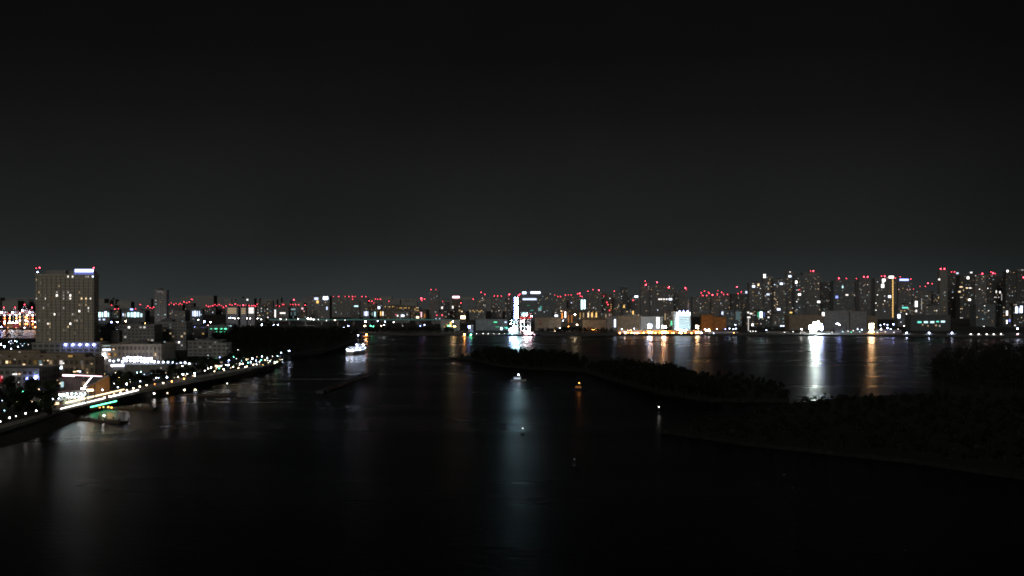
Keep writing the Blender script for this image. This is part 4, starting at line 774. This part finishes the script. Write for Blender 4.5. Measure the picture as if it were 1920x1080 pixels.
# ================================================================ cranes at the left port
def gantry(label, px, D, hgt, bw, cl):
    r = thing('gantry_crane', label, 'crane', (PX(px, D), D, 3), 'gantry cranes of the left port'); b_ = MB()
    for s_ in (-1, 1):
        for y in (0, 14): b_.box(s_ * bw / 2 - .7, s_ * bw / 2 + .7, y - .7, y + .7, 0, hgt * .62)
        b_.box(s_ * bw / 2 - .5, s_ * bw / 2 + .5, .7, 13.3, hgt * .3, hgt * .3 + 1.2)
    b_.build('leg_frame', ['red' if cl == 'r' else 'white'], r)
    b_ = MB(); b_.box(-bw / 2, bw / 2, -.72, .72, hgt * .62, hgt * .62 + 2.4); b_.box(-bw / 2, bw / 2, 13.2, 14.8, hgt * .62, hgt * .62 + 2.4)
    b_.tube((-bw / 2, 4, hgt * .64 + 2), (0, 6, hgt), .6, .4, 6); b_.tube((bw / 2, 4, hgt * .64 + 2), (0, 6, hgt), .6, .4, 6); b_.build('cross_beam', ['white'], r)
    b_ = MB(); b_.box(-1.4, 1.4, -26, 30, hgt * .62 + 2.42, hgt * .62 + 4.4); b_.tube((0, 6, hgt), (0, -24, hgt * .62 + 4.4), .25, .25, 6); b_.tube((0, 6, hgt), (0, 29, hgt * .62 + 4.4), .25, .25, 6); b_.build('boom', ['red'], r)
    b_ = MB(); b_.box(-3, 3, 8, 15, hgt * .62 + 4.42, hgt * .62 + 8); b_.build('machine_house', ['white'], r)
    for k in range(4):
        for s_ in (-1, 1): link('flood_lamp', ball(emit('' if k % 2 else 'o', 30., True)), r, (s_ * bw / 2 * .9, -1.4, hgt * (.16 + .15 * k)), (.75,) * 3)
    link('aviation_light', ball(emit('r', 12.)), r, (0, 6, hgt + 1), (.9,) * 3); link('boom_light', ball(emit('v', 80., True)), r, (1.8, -6, hgt * .62 + 6), (1.2,) * 3)
    return r
gantry('white and red gantry crane crowned by the blue white lamp', 43, 1830, 46, 13, 'w'); gantry('red legged gantry crane nearest the hotel', 57, 1835, 40, 12, 'r'); gantry('pale gantry crane in the middle of the port', 25, 1840, 40, 15, 'w'); gantry('red gantry crane cut by the frame edge', 4, 1835, 40, 13, 'r')
row('2,613uB 8,605b 16,606 20,605 24,605b 28,606 33,605 15,615o 22,616o 30,615o 38,616ob 46,615b 54,616ob 62,615o 66,613ob 66,604v', '{c} lamp on the port apron below the cranes, {o} from the frame edge', 'lamps on the port apron', zg=3, D=1800)
for i, (px, c_) in enumerate(((18, 'orange'), (30, 'red'), (64, 'orange'))):
    b_ = MB(); rg = random.Random(i)
    r = thing('container_stack', ('rust orange stack of containers at the left end of the apron', 'red stack of containers in the middle of the apron', 'orange stack of containers nearest the hotel')[i], 'containers', (PX(px, 1822), 1822, 3), 'container stacks at the port')
    for k in range(3 if i < 2 else 2):
        b_ = MB()
        for j in range(6): b_.box(-6 + j * 2.02, -4.05 + j * 2.02, -.06, 0, .1 + k * 2.6, 2.4 + k * 2.6)
        b_.box(-6.05, 6.1, .001, 2.44, k * 2.6, 2.56 + k * 2.6); b_.build('container', [c_], r)

# ================================================================ vessels
def hull(mb, L, B, hd, sheer=.8, m=0, draft=.8):
    n = 12; rows = []
    for i in range(n + 1):
        t = i / n; x = -L / 2 + L * t; wd = B / 2 * (1 if t < .6 else max(.03, 1 - ((t - .6) / .4) ** 2)) * (.88 + .12 * min(1, t * 5)); dz = hd + sheer * max(0, (t - .5) * 2) ** 2
        rows.append([(x - (.04 * L * (1 - t) if 0 else 0), -wd * .82, -draft), (x + .03 * L * t, -wd, dz), (x + .03 * L * t, wd, dz), (x, wd * .82, -draft)])
    for a, b in zip(rows, rows[1:]):
        for k in range(3): mb.poly([a[k], b[k], b[k + 1], a[k + 1]], m if k != 1 else m + 1)
    mb.poly(rows[0][::-1], m); mb.poly(rows[-1], m)
# white lit ship
a = Vector(P(651, 667)); b_v = Vector(P(688, 661)); d = b_v - a; rz = math.atan2(d.y, d.x); ctr = (a + b_v) / 2
r = thing('passenger_ship', 'white lit passenger ship seen from the stern quarter beyond the slanting breakwater', 'ship', (ctr.x, ctr.y, 0), None, rz); L = 46
mb = MB(); hull(mb, L, 10.5, 3.6, 2.2); mb.build('hull', ['hull_white', 'wood'], r)
mb = MB(); mb.box(-20, 12, -4.4, 4.4, 3.62, 6.2); lc = mb.build('lower_cabin', ['hull_white'], r)
mb = MB(); mb.box(-14, 9, -3.9, 3.9, 6.21, 8.8); mb.box(-18, 10, -4.5, 4.5, 8.81, 9.0); uc = mb.build('upper_cabin', ['hull_white'], r)
mb = MB(); mb.box(1, 9, -3.6, 3.6, 9.01, 11.4); mb.build('wheelhouse', ['hull_white'], r)
mb = MB(); mb.tube((-7, 0, 9.0), (-7.5, 0, 12.6), 1.2, .9, 10); mb.build('funnel', ['hull_dark'], r)
mb = MB(); mb.tube((2, 0, 11.4), (2, 0, 20.5), .25, .1, 6); mb.box(1.9, 2.1, -1.6, 1.6, 16, 16.2); mb.build('mast', ['white'], r)
for z, x0, x1, y, n_ in ((5.0, -19, 11, 4.42, 15), (7.5, -13, 8, 3.92, 10)):
    for s_ in (-1, 1):
        for k in range(n_): link('window', cube(emit('v', 2.4)), lc if z < 6 else uc, (x0 + (k + .5) * (x1 - x0) / n_, s_ * y, z), (1.3, .1, 1.0))
link('window', cube(emit('', 6.)), lc, (-20.06, 0, 5), (.1, 6.5, 1.3))
for x, y, z, L_ , rd in ((-21.5, 3.2, 6.2, 260, .8), (-21.5, -2.4, 5.6, 260, .8), (-16, -4.9, 6.6, 120, .7), (-12, -4.6, 9.6, 160, .7), (-4, -4.9, 5.4, 160, .7), (-2, 0, 10.5, 120, .6), (8, -4, 9.6, 220, .85), (10, 0, 8.6, 220, .8), (13, -4, 6.5, 100, .6), (2, -.2, 20.6, 120, .55)):
    link('deck_lamp', ball(emit('v', L_ * .22, True)), r, (x, y, z), (rd * .85,) * 3)
# crane ship at the quay
r = thing('crane_ship', 'brightly lit crane vessel with a tall white lamp column and red white gantry', 'ship', (PX(978, 1478), 1478, 0)); L = 58
mb = MB(); hull(mb, L, 15, 2.6, 1.2, 0, 1); mb.build('hull', ['hull_dark', 'metal'], r)
s1 = 1478 / F
def lx(px): return (px - 978) * s1
def lz(py): return HC - (py - YH) * s1
mb = MB(); xc = lx(967.5)
for sx in (-1, 1):
    for y in (-2.2, 2.2): mb.tube((xc + sx * 3.6, y, 2.6), (xc + sx * 2.6, y, lz(556)), .34, .26, 6)
n_ = 12
for k in range(n_):
    z0 = 2.8 + k * (lz(556) - 3) / n_; z1 = 2.8 + (k + 1) * (lz(556) - 3) / n_; h0 = 3.6 - 1. * k / n_; h1 = 3.6 - 1. * (k + 1) / n_
    for y in (-2.2, 2.2): mb.tube((xc - h0, y, z0), (xc + h1, y, z1), .17, .17, 5); mb.tube((xc + h0, y, z0), (xc - h1, y, z1), .17, .17, 5); mb.box(xc - h1, xc + h1, y - .15, y + .15, z1 - .2, z1 + .1)
lt = mb.build('lattice_tower', ['white'], r)
for k in range(10):
    for sx in (-1, 1): link('tower_lamp', ball(emit('u' if sx < 0 else 'k', 34. if sx < 0 else 165., True)), lt, (xc + sx * 1.9 - .3, -2.9, lz(559 + k * 4.1)), (.8 if sx < 0 else .92,) * 3)  # blue lamps on the left are added for the column's blue fringe
link('aviation_light', ball(emit('r', 10.)), r, (xc + 4.6, 0, lz(553.5)), (1.1,) * 3); link('aviation_light', ball(emit('r', 8.)), r, (xc + 6.6, 0, lz(551.5)), (.8,) * 3)
for px in (976, 983, 990, 994): mb = MB(); mb.box(lx(px) - .8, lx(px) + .8, -2, -.4, 2.6, lz(597.5) - .05); mb.build('gantry_leg', ['white'], r)
for z in (8, 15, 22): mb = MB(); mb.box(lx(975), lx(995), -2.2, -2.01, z, z + .8); mb.build('gantry_tie', ['white'], r)
mb = MB(); mb.box(lx(974), lx(996), -2.6, .4, lz(597.5), lz(594)); mb.tube((lx(984), -1, lz(594)), (lx(998), -8, lz(586)), .6, .4, 6); mb.build('gantry_beam', ['red'], r)
mb = MB(); mb.box(lx(977), lx(989.5), -3, 4, lz(593.8), lz(585)); mb.build('crane_cab', ['hull_white'], r)
mb = MB(); mb.box(lx(953), lx(972), -4.5, 4.5, 2.7, 9.5); mb.box(lx(956), lx(970), -4, 4, 9.51, 14.5); mb.box(lx(984), lx(1000), -4, 4, 2.7, 6.2); dh = mb.build('deckhouse', ['hull_white'], r)
for px, py, c, L_, rd in ((958, 607, 'v', 200, 1.1), (963, 611, 'v', 260, 1.3), (956, 617, 'u', 200, 1.2), (966, 618, 'v', 260, 1.3), (961, 622, 'v', 200, 1.1), (959, 601, 'v', 60, .8), (977, 612, 'v', 120, 1.), (979, 603, 'p', 120, .9), (983, 590, 'v', 120, .9), (987, 590, 'v', 120, .9), (996.5, 592.5, 'p', 120, 1.0), (989, 612, 'v', 90, .9), (985, 622, 'p', 260, 1.3), (990, 623, 'p', 260, 1.3), (995, 624, 'p', 160, 1.), (1002, 627, 'p', 20, .6), (982, 600, 'p', 100, .8)):
    link('deck_lamp', ball(emit('k' if c == 'v' else c, L_, True)), r, (lx(px), -5.4 if py > 600 else -3.6, lz(py)), (rd * .78,) * 3)
for k in range(5): link('window', cube(emit('v', 6.)), dh, (lx(956 + k * 3.2), -4.56, 7.6), (1.8, .1, 1.4))
# small boats
def boat(label, px, py, L, c, Lp, name='small_boat', rz=0., group='small boats on the bay', cabin='hull_white', hl=2.6):
    x, y, _ = P(px, py); r = thing(name, label, 'boat', (x, y, 0), group, rz)
    mb = MB(); hull(mb, L, L * .28, L * .09, L * .05, 0, .5); mb.build('hull', ['hull_dark' if cabin == 'wood' else 'hull_white', 'wood'], r)
    mb = MB(); mb.box(-L * .3, L * .16, -L * .1, L * .1, L * .09, L * .09 + 1.9); mb.box(-L * .33, L * .2, -L * .12, L * .12, L * .09 + 1.91, L * .09 + 2.1); cb = mb.build('cabin', [cabin], r)
    for k in range(4): link('window', cube(emit(c, Lp * .03)), cb, (-L * .24 + k * L * .11, -L * .1 - .03, L * .09 + 1.1), (L * .07, .08, .7))
    mb = MB(); mb.tube((0, 0, L * .09 + 2.1), (0, 0, L * .09 + 2.1 + hl * .6), .09, .06, 6); mb.build('mast', ['metal'], r)
    link('mast_lamp', ball(emit(c, Lp, True)), r, (0, 0, L * .09 + 2.2 + hl * .6), (.00055 * y,) * 3); return r
boat('small boat with a pale cyan lamp at the foot of the wooded island', 972, 714.5, 11, 'v', 55); boat('small dark boat carrying an orange lantern right of the island reflections', 1086, 731, 9, 'o', 14, cabin='wood')
boat('small boat with a bright orange lamp beyond the white ship', 687, 633.5, 13, 'o', 150, cabin='wood'); boat('added boat, orange lamp in place of a reflection left of the six lamps', 871, 633, 12, 'o', 170); boat('added boat, cyan green lamp in place of a reflection beside the orange one', 883, 633.2, 10, 'n', 60)  # the last two boats are added in place of shore light reflections
for i, (px, nm) in enumerate(((1700, 'leftmost of three'), (1742, 'middle one of three'), (1785, 'rightmost of three'))):
    rr = boat(f'white ferry with cabin light moored below the terminal, {nm}', px, 630.6, 20, 'v', 60, 'ferry', 0, 'ferries at the terminal')
    link('roof_lamp', cube(emit('v', .5)), rr, (0, -2.5, 4.2), (11, .3, .5))
for i, px in enumerate((1820, 1835, 1850, 1863, 1877)): 
    rr = boat(f'white houseboat moored at the right quay, {ORD[i]} from the terminal', px, 631.4, 13, '', 9, 'houseboat', .1 * (i % 3), 'houseboats at the right quay', hl=1.5)
    link('eave_lamp', cube(emit('', .9)), rr, (0, -1.9, 3.1), (7, .3, .4))
boat('lit tender with red stripe at the right end of the quay', 1908, 632, 12, 'p', 20, 'tender', .2)
def buoy(label, px, py, c, L_, h, rd=.5, wb=False):
    z = h; y = (HC - z) * F / (py - YH); r = thing('light_buoy', label, 'buoy', (PX(px, y), y, 0), 'light buoys and beacons'); mb = MB()
    mb.tube((0, 0, -.5), (0, 0, .7), 1.0, 1.0, 14); mb.tube((0, 0, .7), (0, 0, 1.0), 1.0, .7, 14); mb.build('float', ['steel_dark'], r)
    mb = MB()
    for k in range(4): a = k * math.pi / 2; mb.tube((.6 * math.cos(a), .6 * math.sin(a), 1.0), (.12 * math.cos(a), .12 * math.sin(a), h - rd), .07, .05, 5)
    mb.build('lattice', ['steel_dark'], r); link('lamp', ball(emit(c, L_, True)), r, (0, 0, h), (rd * .62,) * 3)
buoy('light buoy with a small white lamp in the middle of the dark bay', 980, 803, '', 5, 3.2, .4); buoy('white beacon lamp off the corner of the dark headland', 1235.5, 763, '', 8, 3.4, .42); buoy('faint buoy low in the dark water right of the light streak', 1077, 861, '', .04, 2.4, .6)

def wharf(label, a, b, D, h, mat):  # added upright faces that catch the quay lamps' light
    r = thing('light_catch_wall', label, 'wall', (PX((a + b) / 2, D), D, 3), 'added light-catching walls on the far wharf'); w = (PX(b, D) - PX(a, D)) / 2; mb = MB(); n = max(3, int(w / 3))
    for k in range(n): mb.box(-w + k * 2 * w / n + .08, -w + (k + 1) * 2 * w / n - .08, 0, .4, 0, h)
    mb.box(-w, w, -.1, .5, h + .002, h + .25); mb.build('panel', [mat], r)
wharf('long pale wall added to catch orange light below the white washed warehouse', 1158, 1314, 1511, 4.6, 'paving'); wharf('added wall catching orange light right of the orange warehouse', 1330, 1384, 1511, 3, 'paving')
wharf('low added wall catching orange light at the foot of the cyan green window block', 1436, 1482, 1511, 3, 'paving'); wharf('added wall catching white light under the blazing flood lamps', 1500, 1556, 1519, 2.6, 'paving'); wharf('pale wall added to catch light behind the rows of parked cars', 1566, 1690, 1534, 4.5, 'paving')
for i in range(14): lamp(f'amber wharf lamp before the orange lit wall, {ORD[i]} from the cyan stair shaft', 1162 + i * 11.2, 624.6 - (i % 3) * .5, 'o', 'b', zg=3, D=1504, group='amber lamps of the wharf wall')
